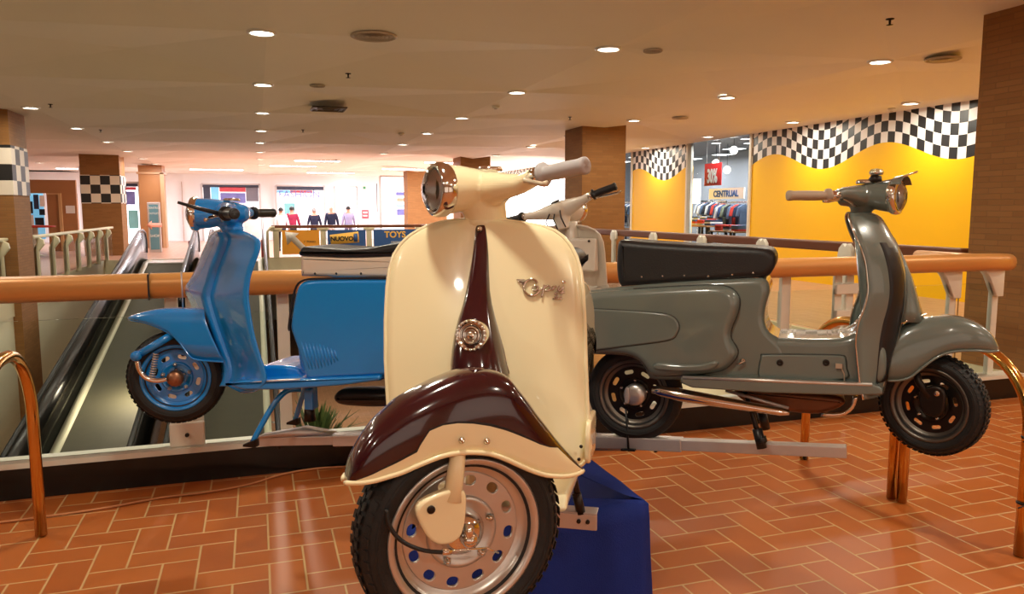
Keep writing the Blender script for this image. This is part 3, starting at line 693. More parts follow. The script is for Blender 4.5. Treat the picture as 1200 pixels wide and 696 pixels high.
# left: brown portal, totem, white walls
t = thing('timber_portal', 'wide brown timber doorway on the far left behind the rail', 'doorway', (-8, 33, 0))
b = B(); p0, p1 = at_y(34, 211, 33), at_y(88, 211, 33); q1 = at_y(54, 224, 33)
b.box((p0.x, 33, p1.z - .5), (p1.x, 33.2, p1.z)); link('lintel', b, BROWNW, t)
b = B(); b.box((q1.x, 33, 0), (p1.x, 33.25, p1.z - .5)); link('side_panel', b, BROWNW, t)
b = B(); x = at_y(70, 224, 33).x; b.box((x - .05, 32.9, 0), (x + .05, 33.02, p1.z - .5)); b.box((q1.x, 32.95, p1.z - .55), (p1.x - .6, 33.02, p1.z - .5)); link('door_edge', b, mat('light_timber', srgb(206, 164, 112), .4), t)
b = B(); quad_px(b, 77, 241, 88, 250, 33.0); link('notice', b, WHB, t)
b = B(); quad_px(b, 34, 224, 54, 280, 34.2); link('lit_opening', b, SHOPB, t)
t = thing('window_display', 'black and white figure display inside the far left doorway', 'display', at_y(43, 270, 34))
for a in ((35, 236, 39, 250, GC[1]), (39, 228, 46, 245, GC[8]), (46, 229, 53, 242, GC[7]), (46, 245, 53, 252, GC[1]), (35, 252, 41, 276, GC[7]), (41, 255, 52, 265, GC[1])):
    b = B(); quad_px(b, *a[:4], 34.0); link('display_panel', b, a[4], t)
b = B(); p, q = at_y(92, 205, 36), at_y(104, 205, 36); b.box((p.x, 36, 0), (q.x, 36.2, CZ)); struct('wall_side', b, WALLW)
t = thing('brown_column', 'square brown panelled column behind the advert totem', 'column', (at_y(177, 260, 34.5).x, 34.5, 0))
b = B(); p, q = at_y(162, 206, 34.5), at_y(190, 206, 34.5); b.box((p.x, 34.5, 0), (q.x, 35.6, CZ)); link('cladding', b, BROWNW, t)
b = B(); b.box((p.x - .06, 34.44, CZ - .35), (q.x + .06, 35.6, CZ - .28)); b.box((q.x - .08, 34.44, 0), (q.x + .06, 34.5, CZ - .3)); link('edge_trim', b, mat('tan_trim', srgb(196, 156, 116), .5), t)
TY = 31.0
p, q = at_y(172, 237, TY), at_y(190, 298, TY)
t = thing('advert_totem', 'tall teal advert totem with a peach arrow on the far floor', 'sign', ((p.x + q.x) / 2, TY, 0))
b = B(); b.box((p.x, TY, .0), (q.x, TY + .12, p.z)); link('frame', b, STEEL, t, [bev(.01)])
b = B(); b.box((p.x + .06, TY - .01, .1), (q.x - .06, TY, p.z - .08)); link('panel', b, TOT, t)
xc = (p.x + q.x) / 2
b = B(); b.slab([(xc - .26, 1.0), (xc - .08, 1.16), (xc - .08, 1.07), (xc + .26, 1.07), (xc + .26, .92), (xc - .08, .92), (xc - .08, .84)], TY - .018, TY - .01); link('arrow', b, PEACH, t)
lettering(t, 'CENTRO', .1, (xc, 1.62), TY - .012, WHB); lettering(t, 'OUTLET', .09, (xc, 1.42), TY - .012, WHB); lettering(t, 'SHOP', .13, (xc, .6), TY - .012, WHB)
front('shopfront', 'far left shopfront with violet and red posters beside the checkered pillar', 146, 163, 214, 37.5, [('header', 146, 214, 163, 219, HEAD), ('red_band', 146, 219, 160, 223, SHOPR), ('violet_poster', 147, 224, 159, 240, SHOPP), ('teal_display', 150, 246, 163, 268, TEAL)])
t = thing('wall_post', 'thin brown vertical post on the white far wall', 'post', (at_y(214.5, 250, 41.8).x, 41.8, 0))
b = B(); quad_px(b, 213, 213, 216, 284, 41.95, .1); link('upright', b, BROWNW, t)
b = B(); quad_px(b, 196, 283, 216, 285, 41.95, .1); link('foot_rail', b, BROWNW, t)
# clothes stand right of the blue handlebar and bits behind the blue headset
t = thing('garment_stand', 'white clothes stand in the far hall behind the blue headset', 'stand', (at_y(293, 270, 33).x, 33, 0))
b = B(); px = at_y(293, 252, 33); b.tube([(px.x - .35, 33, 0), (px.x - .35, 33, 1.3), (px.x + .5, 33, 1.3), (px.x + .5, 33, 0)], .03, 6); link('frame', b, STEEL, t)
b = B(); b.slab([(px.x - .25, .5), (px.x - .25, 1.25), (px.x + .4, 1.25), (px.x + .42, .4)], 32.95, 33.05, .02, .02, 2); link('white_cloth', b, GC[7], t)
# red bollards at walkway tops
for px, lab in ((223, 'small dark red bollard between the walkway handrails'), (308, 'small dark red bollard right of the blue leg shield')):
    p = at_y(px, 300, 26.4); t = thing('bollard', lab, 'bollard', (p.x, 26.4, 0))
    b = B(); b.lathe([(.05, 0), (.045, .02), (.045, .55), (.03, .58)], 'z', (p.x, 26.4, 0), 12); link('post', b, mat('dark_red', srgb(110, 36, 30), .4), t)
    b = B(); b.lathe([(.09, 0), (.09, .015)], 'z', (p.x, 26.4, 0), 14); link('foot', b, DARKM, t)
# round red thing in the left hall
p = at_y(88, 272, 30); p.x -= 1.2; t = thing('display_stand', 'low display stand with red top behind the left rail', 'stand', (p.x, 30, 0))
b = B(); b.lathe([(.62, .96), (.6, 1.02), (0, 1.04)], 'z', (p.x, 30, 0), 20); link('red_top', b, mat('red_top', srgb(190, 50, 30), .5), t)
b = B(); b.lathe([(.3, 0), (.1, .05), (.08, .95), (.5, .96)], 'z', (p.x, 30, 0), 16); link('pedestal', b, WHITEM, t)
# ---- lower level: potted plant and paving motif
base = at_z(368, 500, -4.2)
PY = 17.0
p = at_y(372, 500, PY); 
p = V((p.x, PY, -4.2)); 
# plant stands on the lower floor under the opening
gp = at_z(372, 560, -4.2)
pl = thing('potted_plant', 'leafy green plant on the lower level seen below the blue scooter', 'plant', gp)
b = B(); b.lathe([(.2, 0), (.26, .02), (.32, .5), (.34, .55), (.3, .55), (.28, .48)], 'z', gp, 20); link('pot', b, CREAMM, pl)
b = B(); LEAF = mat('leaf_green', srgb(66, 84, 44), .5, noise=(6, .3))
for i in range(90):
    a = random.uniform(0, 2 * PI); el = random.uniform(.5, 1.5); L = random.uniform(.7, 1.6); d = V((math.cos(a) * math.cos(el), math.sin(a) * math.cos(el), math.sin(el)))
    s = d.cross(V((0, 0, 1))).normalized() * random.uniform(.03, .06); o = gp + V((0, 0, .5))
    m1 = o + d * L * .6; e = o + d * L + V((0, 0, -.25 * L * math.cos(el)))
    for k in range(5):
        q0 = o + (m1 - o) * (k / 5 + .2); w = s * 1.2
        b.f([b.v(q0), b.v(q0 + d * .1 + w), b.v(q0 + d * .3 + w * .4 + V((0, 0, .05)))]); b.f([b.v(q0), b.v(q0 + d * .1 - w), b.v(q0 + d * .3 - w * .4 + V((0, 0, .05)))])
    b.f([b.v(o + s * .2), b.v(m1 + s), b.v(e), b.v(m1 - s), b.v(o - s * .2)])
link('foliage', b, LEAF, pl)
b = B(); b.tube([gp + V((0, 0, .4)), gp + V((.03, 0, 1.3))], [.03, .015], 8); link('stem', b, BROWNW, pl)
b = B(); PAV = mat('pale_paving', srgb(214, 200, 168), .5, noise=(3, .08))
for (ax, ay, bx, by, w) in ((1.2, 8, 1.2, 30, .35), (-1, 14, 7, 14, .35), (1.2, 9.5, 7, 20, .3), (4.5, 8, 4.5, 30, .3)):
    d = V((bx - ax, by - ay)).normalized(); n = V((-d.y, d.x)) * w / 2
    lo = [(ax + n.x, ay + n.y), (bx + n.x, by + n.y), (bx - n.x, by - n.y), (ax - n.x, ay - n.y)]
    b.rings([[(q[0], q[1], -4.2) for q in lo], [(q[0], q[1], -4.19) for q in lo]])
struct('trim_3', b, PAV)
for x, y in ((2, 9), (-1, 9), (5, 9), (2, 15), (-2, 15), (5, 15), (2, 21)):
    ld = bpy.data.lights.new('lower_light', 'AREA'); ld.size = .5; ld.energy = 60; ld.color = (1, .82, .6); lo = bpy.data.objects.new('lower_light', ld); COL.objects.link(lo); lo.location = (8 if x > 4 else x, y, -.9) if x > 4 else (x, y, -1.2)

# ---- people
def person(px, head_y, Yp, shirt, trousers, hair, label, h=1.72, stride=.12, turn=0, bald=False):
    p = at_y(px, head_y, Yp); base = V((p.x, Yp, 0)); s = h / 1.75
    t = thing('person', label, 'person', base, 'people walking beyond the far rail')
    R = Matrix.Translation(base) @ Matrix.Rotation(turn, 4, 'Z') @ Matrix.Scale(s, 4)
    J = {'pel': (0, 0, .95), 'wst': (0, 0, 1.12), 'chs': (0, 0, 1.32), 'nck': (0, 0, 1.48), 'hd0': (0, .01, 1.58), 'hd1': (0, .015, 1.66), 'top': (0, 0, 1.72),
         'hl': (-.09, 0, .9), 'kl': (-.1, stride, .5), 'al': (-.1, stride * 1.0, .09), 'tl': (-.1, stride + .14, .04), 'hr': (.09, 0, .9), 'kr': (.1, -stride * .4, .5), 'ar': (.1, -stride * 1.6, .1), 'tr': (.1, -stride * 1.6 + .14, .04),
         'sl': (-.18, 0, 1.42), 'el': (-.25, -.04, 1.15), 'wl': (-.27, .04, .9), 'fl': (-.27, .06, .8), 'sr': (.18, 0, 1.42), 'er': (.25, .0, 1.15), 'wr': (.3, .1, .92), 'fr': (.31, .14, .83)}
    rad = dict(pel=.13, wst=.125, chs=.15, nck=.055, hd0=.085, hd1=.095, top=.05, hl=.09, kl=.06, al=.042, tl=.035, hr=.09, kr=.06, ar=.042, tr=.035, sl=.06, el=.045, wl=.03, fl=.028, sr=.06, er=.045, wr=.03, fr=.028)
    E_ = [('pel', 'wst'), ('wst', 'chs'), ('chs', 'nck'), ('nck', 'hd0'), ('hd0', 'hd1'), ('hd1', 'top'), ('pel', 'hl'), ('hl', 'kl'), ('kl', 'al'), ('al', 'tl'), ('pel', 'hr'), ('hr', 'kr'), ('kr', 'ar'), ('ar', 'tr'), ('chs', 'sl'), ('sl', 'el'), ('el', 'wl'), ('wl', 'fl'), ('chs', 'sr'), ('sr', 'er'), ('er', 'wr'), ('wr', 'fr')]
    def skin(name, names, m, grow):
        me = bpy.data.meshes.new(name); idx = {n: i for i, n in enumerate(names)}
        M_ = ROOTM[t.name].inverted() @ R
        me.from_pydata([M_ @ V(J[n]) for n in names], [(idx[a], idx[c]) for a, c in E_ if a in idx and c in idx], [])
        o = bpy.data.objects.new(name, me); COL.objects.link(o); o.parent = t; ROOTM[o.name] = ROOTM[t.name]; me.materials.append(m)
        mo = o.modifiers.new('skin', 'SKIN'); mo.use_smooth_shade = True
        for n, i in idx.items():
            sv = me.skin_vertices[0].data[i]; r = (rad[n] + grow) * s; sv.radius = (r * (1.25 if n in ('pel', 'wst', 'chs') else 1), r * (.85 if n in ('pel', 'wst', 'chs') else 1)); sv.use_root = n in ('pel', 'wst')
        mo = o.modifiers.new('sub', 'SUBSURF'); mo.levels = mo.render_levels = 1
        return o
    skin('body', list(J), SKIN, 0)
    skin('shirt', ['pel', 'wst', 'chs', 'sl', 'el', 'wl', 'sr', 'er', 'wr'], shirt, .018)
    skin('trousers', ['pel', 'hl', 'kl', 'al', 'hr', 'kr', 'ar'], trousers, .014)
    if not bald:
        b = B(R); b.lathe([(.102 * math.sin(PI * i / 12), .115 * math.cos(PI * i / 12)) for i in range(8)], 'z', (0, -.012, 1.645), 16, cap=False); link('hair', b, hair, t)
    b = B(R)
    for sx in (-.1, .1):
        yy = stride if sx < 0 else -stride * 1.6
        b.slab([(yy - .1, 0), (yy + .2, 0), (yy + .2, .05), (yy + .08, .1), (yy - .1, .1)], sx - .05, sx + .05, .02, .02, 2)
    for v in b.bm.verts:
        q = R.inverted() @ v.co; v.co = R @ V((q.y, q.x, q.z))
    link('shoes', b, BLKP, t)
    return t
DK = mat('dark_trousers', (.02, .02, .028), .8); HD = mat('dark_hair', (.02, .015, .012), .6); HG = mat('grey_hair', srgb(150, 140, 134), .6)
person(342, 243, 31.5, mat('maroon_shirt', srgb(150, 30, 62), .8), DK, HD, 'person in a maroon jumper walking beyond the far rail', 1.68, .14)
person(368, 245, 31.5, mat('black_jacket', srgb(24, 24, 50), .8), DK, HG, 'person in a dark navy jacket, second from the maroon jumper', 1.62, .1)
person(388, 243, 32.5, mat('navy_jumper', srgb(20, 26, 54), .8), mat('pale_trousers', srgb(210, 200, 196), .8), HG, 'bald person in navy jumper and pale trousers', 1.7, .16, bald=True)
person(408, 243, 34, mat('lilac_shirt', srgb(150, 144, 176), .8), mat('grey_trousers', srgb(120, 118, 140), .8), HD, 'slim person in a lilac-grey top, rightmost of the walkers', 1.7, .12)
person(329, 244, 30.5, mat('white_top', srgb(236, 226, 224), .8), DK, HD, 'person in a white top with dark hair at the left of the walkers', 1.64, .1)
# ================================================================== SCOOTERS
class Fr:
    """local frame: x forward, y left (rider's), z up"""
    def __init__(s, o, ang_f):
        s.o = V(o); s.f = V(ang_f).normalized(); s.u = V((0, 0, 1)); s.l = s.u.cross(s.f)
        s.M = Matrix.Translation(s.o) @ Matrix((s.f, s.l, s.u)).transposed().to_4x4(); s.I = s.M.inverted()
    def hit(s, px, py, p0, n):
        c = s.I @ CAM; d = s.I.to_3x3() @ ray(px, py); n = V(n); return c + d * ((V(p0) - c).dot(n) / d.dot(n))
    def side(s, px, py, yl=0):
        h = s.hit(px, py, (0, yl, 0), (0, 1, 0)); return (h.x, h.z)
    def steer(s, a, o=(0, 0, 0)):
        f = Matrix.Rotation(a, 3, 'Z') @ s.f; return Fr(s.M @ V(o), f)
def camdir(right, away): return RT * right + FH * away
LBOX = {}
def wheel(name, fr, c, R, tw, rr, rimm, parent, slots=8, face=1, slot=(.036, .016), tread=True, hub=None, hubm=None, discm=None, ovals=False):
    """wheel about local y at c in frame fr; face=+1/-1: side shown"""
    M = fr.M @ Matrix.Translation(V(c)); b = B(M)
    h = tw / 2; prof = [(rr - .012, -h * .62), (rr + .004, -h * .74), (rr + .02, -h * .95), (rr + (R - rr) * .5, -h * 1.0), (R - .02, -h * .86), (R - .007, -h * .66), (R, -h * .3), (R, h * .3), (R - .007, h * .66), (R - .02, h * .86), (rr + (R - rr) * .5, h * 1.0), (rr + .02, h * .95), (rr + .004, h * .74), (rr - .012, h * .62)]
    b.lathe(prof, 'y', (0, 0, 0), 64, cap=False)
    for rring in (rr + .03, R - .034):
        for sg in (-1, 1): b.lathe([(rring, sg * h * .97), (rring + .003, sg * (h * 1.0 + .003)), (rring + .006, sg * h * .97)], 'y', (0, 0, 0), 48, cap=False)
    if tread:
        n = 54
        for k in range(n):
            for row, (yy, ww, rad) in enumerate(((-h * .74, .012, R - .008), (-h * .36, .015, R + .001), (0, .014, R + .0015), (h * .36, .015, R + .001), (h * .74, .012, R - .008))):
                a = 2 * PI * (k + (.5 if row % 2 else 0)) / n; da = PI / n * .68; t = .2 if row % 2 else -.2
                q = []
                for (dr) in (0, .0028):
                    for (sy, sa) in ((-1, -1), (1, -1), (1, 1), (-1, 1)):
                        aa = a + da * sa + t * sy * da; tilt = -.004 * abs(sy) * (1 if row in (0, 4) else 0)
                        r_ = rad + dr; yv = yy + ww / 2 * sy
                        if row == 0 and sy < 0 or row == 4 and sy > 0: r_ -= .009
                        q.append(b.v((r_ * math.cos(aa), yv, r_ * math.sin(aa))))
                for z in ((4, 5, 6, 7), (0, 1, 5, 4), (1, 2, 6, 5), (2, 3, 7, 6), (3, 0, 4, 7)):
                    fc = b.f([q[i] for i in z])
                    if fc: fc.smooth = False
    w = link(name, b, RUBBER, parent)
    b = B(M)
    for sg in (-1, 1):
        b.lathe([(rr * .80, sg * h * .15), (rr * .86, sg * h * .26), (rr * .9, sg * h * .30), (rr * .93, sg * h * .42), (rr * .97, sg * h * .62), (rr + .003, sg * h * .74), (rr + .009, sg * h * .80), (rr + .011, sg * h * .86), (rr + .006, sg * h * .89), (rr - .002, sg * h * .84), (rr - .006, sg * h * .7)], 'y', (0, 0, 0), 64, cap=False)
    rim = link('rim', b, rimm, w, smooth=True)
    # slotted disc
    ro = rr * .81; holes = []
    rm = rr * (.66 if not ovals else .7)
    for k in range(slots):
        a = 2 * PI * (k + .35) / slots; c2 = (rm * math.cos(a), rm * math.sin(a))
        holes.append(stadium(slot[0], slot[1], c2, a + PI / 2))
    b = B(M)
    merge(b, plate(circ(ro, 64), holes, .004, .0015), Matrix.Translation(V((0, h * .15 * face, 0))) @ Matrix.Rotation(PI / 2, 4, 'X'))
    link('slotted_disc', b, discm or rimm, w)
    b = B(M); Y = lambda v: v * face
    b.lathe([(rr * .5, Y(h * .18)), (rr * .49, Y(h * .18 + .008)), (rr * .44, Y(h * .18 + .011)), (rr * .4, Y(h * .18 + .005)), (rr * .1, Y(h * .18 + .004))], 'y', (0, 0, 0), 40, cap=False)
    link('hub_plate', b, hubm or rimm, w)
    b = B(M); b.lathe([(rr * .32, Y(-h * .8)), (rr * .32, Y(h * .3)), (rr * .27, Y(h * .5)), (rr * .24, Y(h * .72)), (rr * .12, Y(h * .86)), (.0, Y(h * .88))], 'y', (0, 0, 0), 28, cap=False)
    link('hub', b, hub or DARKM, w)
    for k in range(5):
        a = 2 * PI * (k + .2) / 5; b = B(M); cc = V((rr * .42 * math.cos(a), Y(h * .3), rr * .42 * math.sin(a)))
        b.lathe([(.0095, Y(0)), (.0095, Y(.004)), (.006, Y(.006)), (.006, Y(.012)), (0, Y(.013))], (V((0, 1, 0)), V((0, 0, 1)), V((1, 0, 0))), cc - V((0, Y(h * .3) - Y(h * .18), 0)) + V((0, Y(.008), 0)), 6, cap=False)
        link('wheel_nut', b, CHROME if rimm is not BLUE else ALU, w)
    return w
def shield(name, fr, rows, m, parent, plane, sweep=.02, pw=2.2, th=.004, lip=.006, lipm=None, nu=20, mods=True):
    """rows: (z, yl, yr) ; plane(z) -> centre x ; sweep: number or function(z)"""
    sw = sweep if callable(sweep) else (lambda z: sweep)
    b = B(fr.M); rings = []; L, R_ = [], []
    for z, yl, yr in rows:
        r = []
        for k in range(nu + 1):
            u = -1 + 2 * k / nu; y = (yl + yr) / 2 + u * (yr - yl) / 2
            r.append((plane(z) - sw(z) * abs(u) ** pw, y, z))
        rings.append(r); L.append(r[0]); R_.append(r[-1])
    b.rings(rings, cap=False, closed=False)
    o = link(name, b, m, parent, [solid(th, 0)])
    b = B(fr.M); b.tube(L[::-1] + rings[0][1:-1] + R_, lip, 8); link('edge_trim', b, lipm or m, o)
    return o
def headset(name, fr, c, steer, m, parent, s=1.0, sweep=.06, rise=.02, gripm=GREYGRIP, long=.14, lampr=.062, pitch=0, armr=.02, neck=.10, grip_l=True, grip_r=True, ringm=CHROME, ring_d=.026, half=.33, topm=None, levm=CHROME, neckr=1, levlen=1, roll=0, back=1):
    h = fr.steer(steer, c); M = h.M @ Matrix.Rotation(roll, 4, 'X') @ Matrix.Rotation(pitch, 4, 'Y') @ Matrix.Scale(s, 4)
    b = B(M)
    el = lambda x, ry, rz, zc: [(x, ry * math.cos(2 * PI * k / 24), zc + rz * math.sin(2 * PI * k / 24)) for k in range(24)]
    b.rings([el(-.075 * back, .015, .015, .0), el(-.065 * back, .035 + .012 * (back - 1), .03 + .02 * (back - 1), .0), el(-.03 * back, .05, .042, .0), el(.03, .054, .05, .002), el(long * .6, .057, .057, .0), el(long, lampr, lampr, -.002)])
    b.rings([[(x + .042 * k1 * math.cos(q), .036 * k1 * math.sin(q), z) for q in [2 * PI * k / 20 for k in range(20)]] for z, k1, x in ((-neck, .9 * neckr, -.01), (-neck * .75, .9 * neckr, -.008), (-.04, 1.15 * (neckr + 1) / 2, .0), (0, 1.35, .01))])
    for sg in (-1, 1):
        b.tube([(.0, 0, 0), (-.003, .05 * sg, .002), (-.01, .1 * sg, .006), (-.022, .15 * sg, .01), (-.034, .2 * sg, rise * .6)], [.046, .042, .031, armr * 1.12, armr], 16)
    o = link(name, b, m, parent, [('REMESH', dict(mode='VOXEL', voxel_size=.0055)), ('SMOOTH', dict(factor=.5, iterations=7))])
    for p in ():
        pass
    b = B(M); x = long; b.lathe([(lampr - .002, x - .012), (lampr + .004, x - .004), (lampr + .006, x + ring_d * .4), (lampr + .003, x + ring_d * .85), (lampr - .004, x + ring_d), (lampr - .01, x + ring_d * .8)], 'x', (0, 0, -.002), 40, cap=False)
    rg = link('headlamp_ring', b, ringm, o)
    b = B(M); lr = lampr - .008; b.lathe([(lr, x + ring_d * .8), (lr * .9, x + ring_d + .006), (lr * .6, x + ring_d + .014), (lr * .3, x + ring_d + .018), (.0, x + ring_d + .019)], 'x', (0, 0, -.002), 32, cap=False)
    link('headlamp_lens', b, LENS, rg, [solid(.002)])
    b = B(M); b.lathe([(lr, x + ring_d * .7), (lr * .8, x - .01), (lr * .45, x - .025), (.0, x - .03)], 'x', (0, 0, -.002), 32, cap=False); link('reflector', b, REFL, rg)
    b = B(M); b.lathe([(.008, x - .028), (.008, x - .005), (.0, x)], 'x', (0, 0, -.002), 12, cap=False); link('bulb', b, mat('bulb_glass', (.9, .9, .85), .1), rg)
    for sg, on in ((-1, grip_r), (1, grip_l)):
        if not on: continue
        A = V((-.034, .2 * sg, rise * .6)); E_ = V((-sweep, half * sg, rise)); d = (E_ - A)
        b = B(M); b.tube([A - d * .1, A + d * .08], armr * .9, 14); link('bar_collar', b, CHROME, o)
        g0 = armr * .95
        b = B(M); fr_ = [0, .02, .08, .1, .16, .3, .5, .7, .86, .94, .985, 1.0, 1.0]; rd = [.022, .027, .027, .019, .0165, .018, .0185, .018, .0175, .0195, .019, .014, .001]
        b.tube([A + d * (.08 + .92 * t) for t in fr_], rd, 20)
        link('grip', b, gripm, o)
        b = B(M); b.tube([A + V((.02, 0, -.006)), A + V((.038, .02 * sg * levlen, -.012)), A + V((.04, .07 * sg * levlen, -.016)), A + V((.03, .13 * sg * levlen, -.022)), A + V((.026, .15 * sg * levlen, -.02))], [.008, .007, .006, .006, .007], 8); b.tube([A + V((-.005, -.012 * sg, 0)), A + V((.024, 0, -.006))], [.014, .009], 10)
        link('lever', b, levm, o)
    return o, M
def seat(name, fr, outline, y, m, parent, studs=(), rr=.035, yo=0):
    b = B(fr.M); b.slab(smooth_pts([(p[0], p[1]) for p in outline], 4), -y, y, rr, rr, 6)
    o = link(name, b, m, parent, [WN])
    for x, z in studs:
        b = B(fr.M); sy = -1 if yo < 0 else 1
        b.lathe([(.005, 0), (.005, .003), (0, .005)], (V((0, sy, 0)), V((1, 0, 0)), V((0, 0, 1))), (x, sy * (y - .002), z), 10, cap=False); link('stud', b, CHROME, o)
    return o

# ---------------------------------------------------------------- the cream scooter in front
def front_scooter():
    A = at_t(538.5, 620, 1.62); R = .222
    fd = camdir(-math.sin(math.radians(12)), -math.cos(math.radians(12)))
    fr = Fr((A.x, A.y, A.z - R), fd)
    root = thing('motor_scooter', 'cream scooter with maroon front mudguard, nearest to the camera', 'scooter', fr.M @ V((-.55, 0, 0)), 'classic scooters on the display stand')
    st = fr.steer(math.radians(-54))
    hub = (0, 0, R)
    wheel('front_wheel', st, hub, R, .098, .156, ALU, root, slots=12, face=1, slot=(.03, .0235), hub=CHROME, ovals=True)
    # rear wheel
    wheel('rear_wheel', fr, (-1.02, 0, R), R, .09, .15, ALU, root, slots=12, slot=(.026, .021), tread=False)
    # ---- mudguard traced in the steering plane
    top = [(405, 562), (407, 552), (411, 538), (418, 524), (428, 508), (440, 493), (454, 480), (468, 468), (483, 459), (500, 450), (520, 441), (540, 434), (565, 431), (588, 437), (601, 451), (612, 465), (622, 479), (633, 493), (643, 506), (653, 518), (663, 529), (673, 540), (682, 549)]
    lip = [(405, 566), (415, 566), (426, 565.5), (440, 563), (454, 559), (470, 554), (484, 548), (498, 542), (512, 536.5), (526, 532.5), (540, 530.5), (556, 530), (573, 531.5), (588, 536), (602, 542), (616, 548.5), (630, 554), (642, 557), (653, 558), (662, 558), (670, 557), (677, 555), (683, 552)]
    # cream boundary: fraction measured on the outer skin
    crm = {405: 564, 415: 563.5, 426: 562.5, 440: 560, 454: 556, 470: 551, 484: 545, 493: 537, 498: 520, 512: 501, 526: 494.5, 540: 492.5, 556: 493.5, 573: 497, 588: 502, 602: 507, 616: 512, 630: 517, 642: 520, 653: 520, 662: 529, 670: 538, 677: 545, 683: 550}
    def lin(tb, x):
        ks = sorted(tb)
        for a, c in zip(ks, ks[1:]):
            if a <= x <= c: return tb[a] + (tb[c] - tb[a]) * (x - a) / (c - a)
        return tb[ks[0]] if x < ks[0] else tb[ks[-1]]
    st_ = []
    NS = 64; tp = smooth_pts([(p[0], p[1]) for p in top], 3, False); lp = smooth_pts([(p[0], p[1]) for p in lip], 3, False)
    m = min(len(tp), len(lp)); b = B(st.M); rings = []; n = 18; kcr = 7
    for i in range(m):
        t_, l_ = tp[i], lp[i]; q = i / (m - 1); W = .068 * max(.012, math.sin(PI * min(1, max(0, q)))) ** .42
        xl, zl = st.side(l_.x, l_.y, W); xt, zt = st.side(t_.x, t_.y, 0)
        zt = max(zt, zl + .004)
        cy = lin(crm, l_.x); hf = min(.9, max(.0, (l_.y - cy) / max(2, l_.y - t_.y - 0)))  # height fraction of the colour line
        ac = math.asin(min(1, hf) ** (1 / .62)) if hf > 0 else .0
        ac = min(ac, PI / 2 * .9); ac = max(ac, .09)
        angs = [ac * k / kcr for k in range(kcr)] + [ac, min(ac + .03, 1.5)] + [ac + .03 + (PI - 2 * ac - .06) * k / n for k in range(1, n)] + [PI - ac - .03, PI - ac] + [PI - ac + ac * (k + 1) / kcr for k in range(kcr)]
        r = []
        for a in angs:
            c, s_ = math.cos(a), max(0, math.sin(a)); yy = W * (abs(c) ** .55) * (1 if c > 0 else -1); h = s_ ** .62
            r.append((xl + (xt - xl) * h, yy, zl + (zt - zl) * h))
        rings.append(r)
    cols = len(rings[0]) - 1
    b.rings(rings, cap=False, closed=False, mis=lambda a, i: 1 if (i < kcr or i >= cols - kcr) else 2 if i in (kcr, cols - kcr - 1) else 0)
    fd_ = link('front_mudguard', b, [MAROON, CREAM, BLKP], root, [solid(.003, -1)])
    b = B(st.M); b.tube([r[0] for r in rings] + [r[-1] for r in rings][::-1], .0055, 8); link('rolled_edge', b, CREAM, fd_)
    for px, py in ((541, 516), (570.5, 517)):
        x, z = st.side(px, py, .07); b = B(st.M); b.lathe([(.007, 0), (.007, .004), (.004, .006), (.004, .011), (0, .012)], (V((0, 1, 0)), V((0, 0, 1)), V((1, 0, 0))), (x, .068, z), 8, cap=False); link('bolt', b, CHROME, fd_)
    # ---- fork leg and link cover
    cov = [(529, 574), (514, 579), (499, 586), (491, 592), (488.5, 600), (490, 607), (496, 621), (503, 632), (512, 638.5), (522, 639.5), (533, 636), (541, 629), (545, 616), (547, 600), (547.5, 588), (546, 577), (538, 573)]
    yc = .078
    b = B(st.M); b.slab(smooth_pts([st.side(x, y, yc) for x, y in cov], 4), yc - .022, yc, .004, .007, 4); lk = link('link_cover', b, CREAM, root, [WN])
    x, z = st.side(505, 597, yc); b = B(st.M); b.lathe([(.0085, 0), (.0085, .004), (.005, .005)], (V((0, 1, 0)), V((0, 0, 1)), V((1, 0, 0))), (x, yc - .001, z), 12); link('bolt', b, DARKM, lk)
    a, c = st.side(545, 528, yc), st.side(532, 584, yc); b = B(st.M); b.tube([(a[0] + .012, .03, a[1] + .04), (a[0] + .002, .045, a[1] + .005), (a[0] * .7 + c[0] * .3, .052, a[1] * .7 + c[1] * .3), (c[0], yc - .012, c[1] - .01)], [.015, .016, .017, .02], 16); link('fork_leg', b, CREAM, root)
    b = B(st.M); x, z = st.side(552, 634, .07)
    b.lathe([(.017, .035), (.017, .066), (.012, .074), (0, .076)], 'y', (x - 0, 0, z), 20, cap=False); b.tube([(x, .06, z), (x + .005, .07, z + .02), (x + .002, .065, z + .035)], .01, 10); link('axle_nut', b, CHROME, root)
    P = [st.side(px, py, .075) for px, py in ((455, 600), (458, 618), (470, 634), (488, 643), (505, 646), (522, 646))]
    b = B(st.M); b.tube(smooth_pts([(p[0], .06 + .004 * i, p[1]) for i, p in enumerate(P)], 4, False), .0045, 8); ck = link('brake_cable', b, BLKCAB, root)
    P = [st.side(px, py, .08) for px, py in ((518, 646), (528, 646), (534, 645), (570, 642), (580, 648), (589, 653))]
    b = B(st.M); b.tube([(P[0][0], .082, P[0][1]), (P[1][0], .082, P[1][1])], .007, 8); b.tube([(p[0], .08, p[1]) for p in P[1:4]], .0022, 6); b.tube([(p[0], .078 - .01 * i, p[1]) for i, p in enumerate(P[3:])], .002, 6); link('cable_end', b, CHROME, ck)
    # ---- leg shield
    s0 = at_t(565, 262, 1.87); l0 = fr.I @ s0; l1 = V((l0.x + .16, 0, .18))
    k = (l1.x - l0.x) / (l0.z - l1.z); plane = lambda z: l0.x + (l0.z - z) * k
    n = V((1, 0, k)); p0 = V((l0.x, 0, l0.z))
    rows_px = [(257.5, 545, 572), (258.6, 530, 588), (260, 520, 599), (262.5, 509, 618), (266, 497, 636), (271, 487, 649), (278, 476, 659), (288, 466, 667.5), (300, 458.5, 674), (318, 453, 679.5), (340, 450, 682), (380, 448, 684), (430, 448, 685.5), (468, 450, 687), (500, 452, 689), (520, 454, 690), (532, 459, 688), (540, 466, 681), (545, 480, 668)]
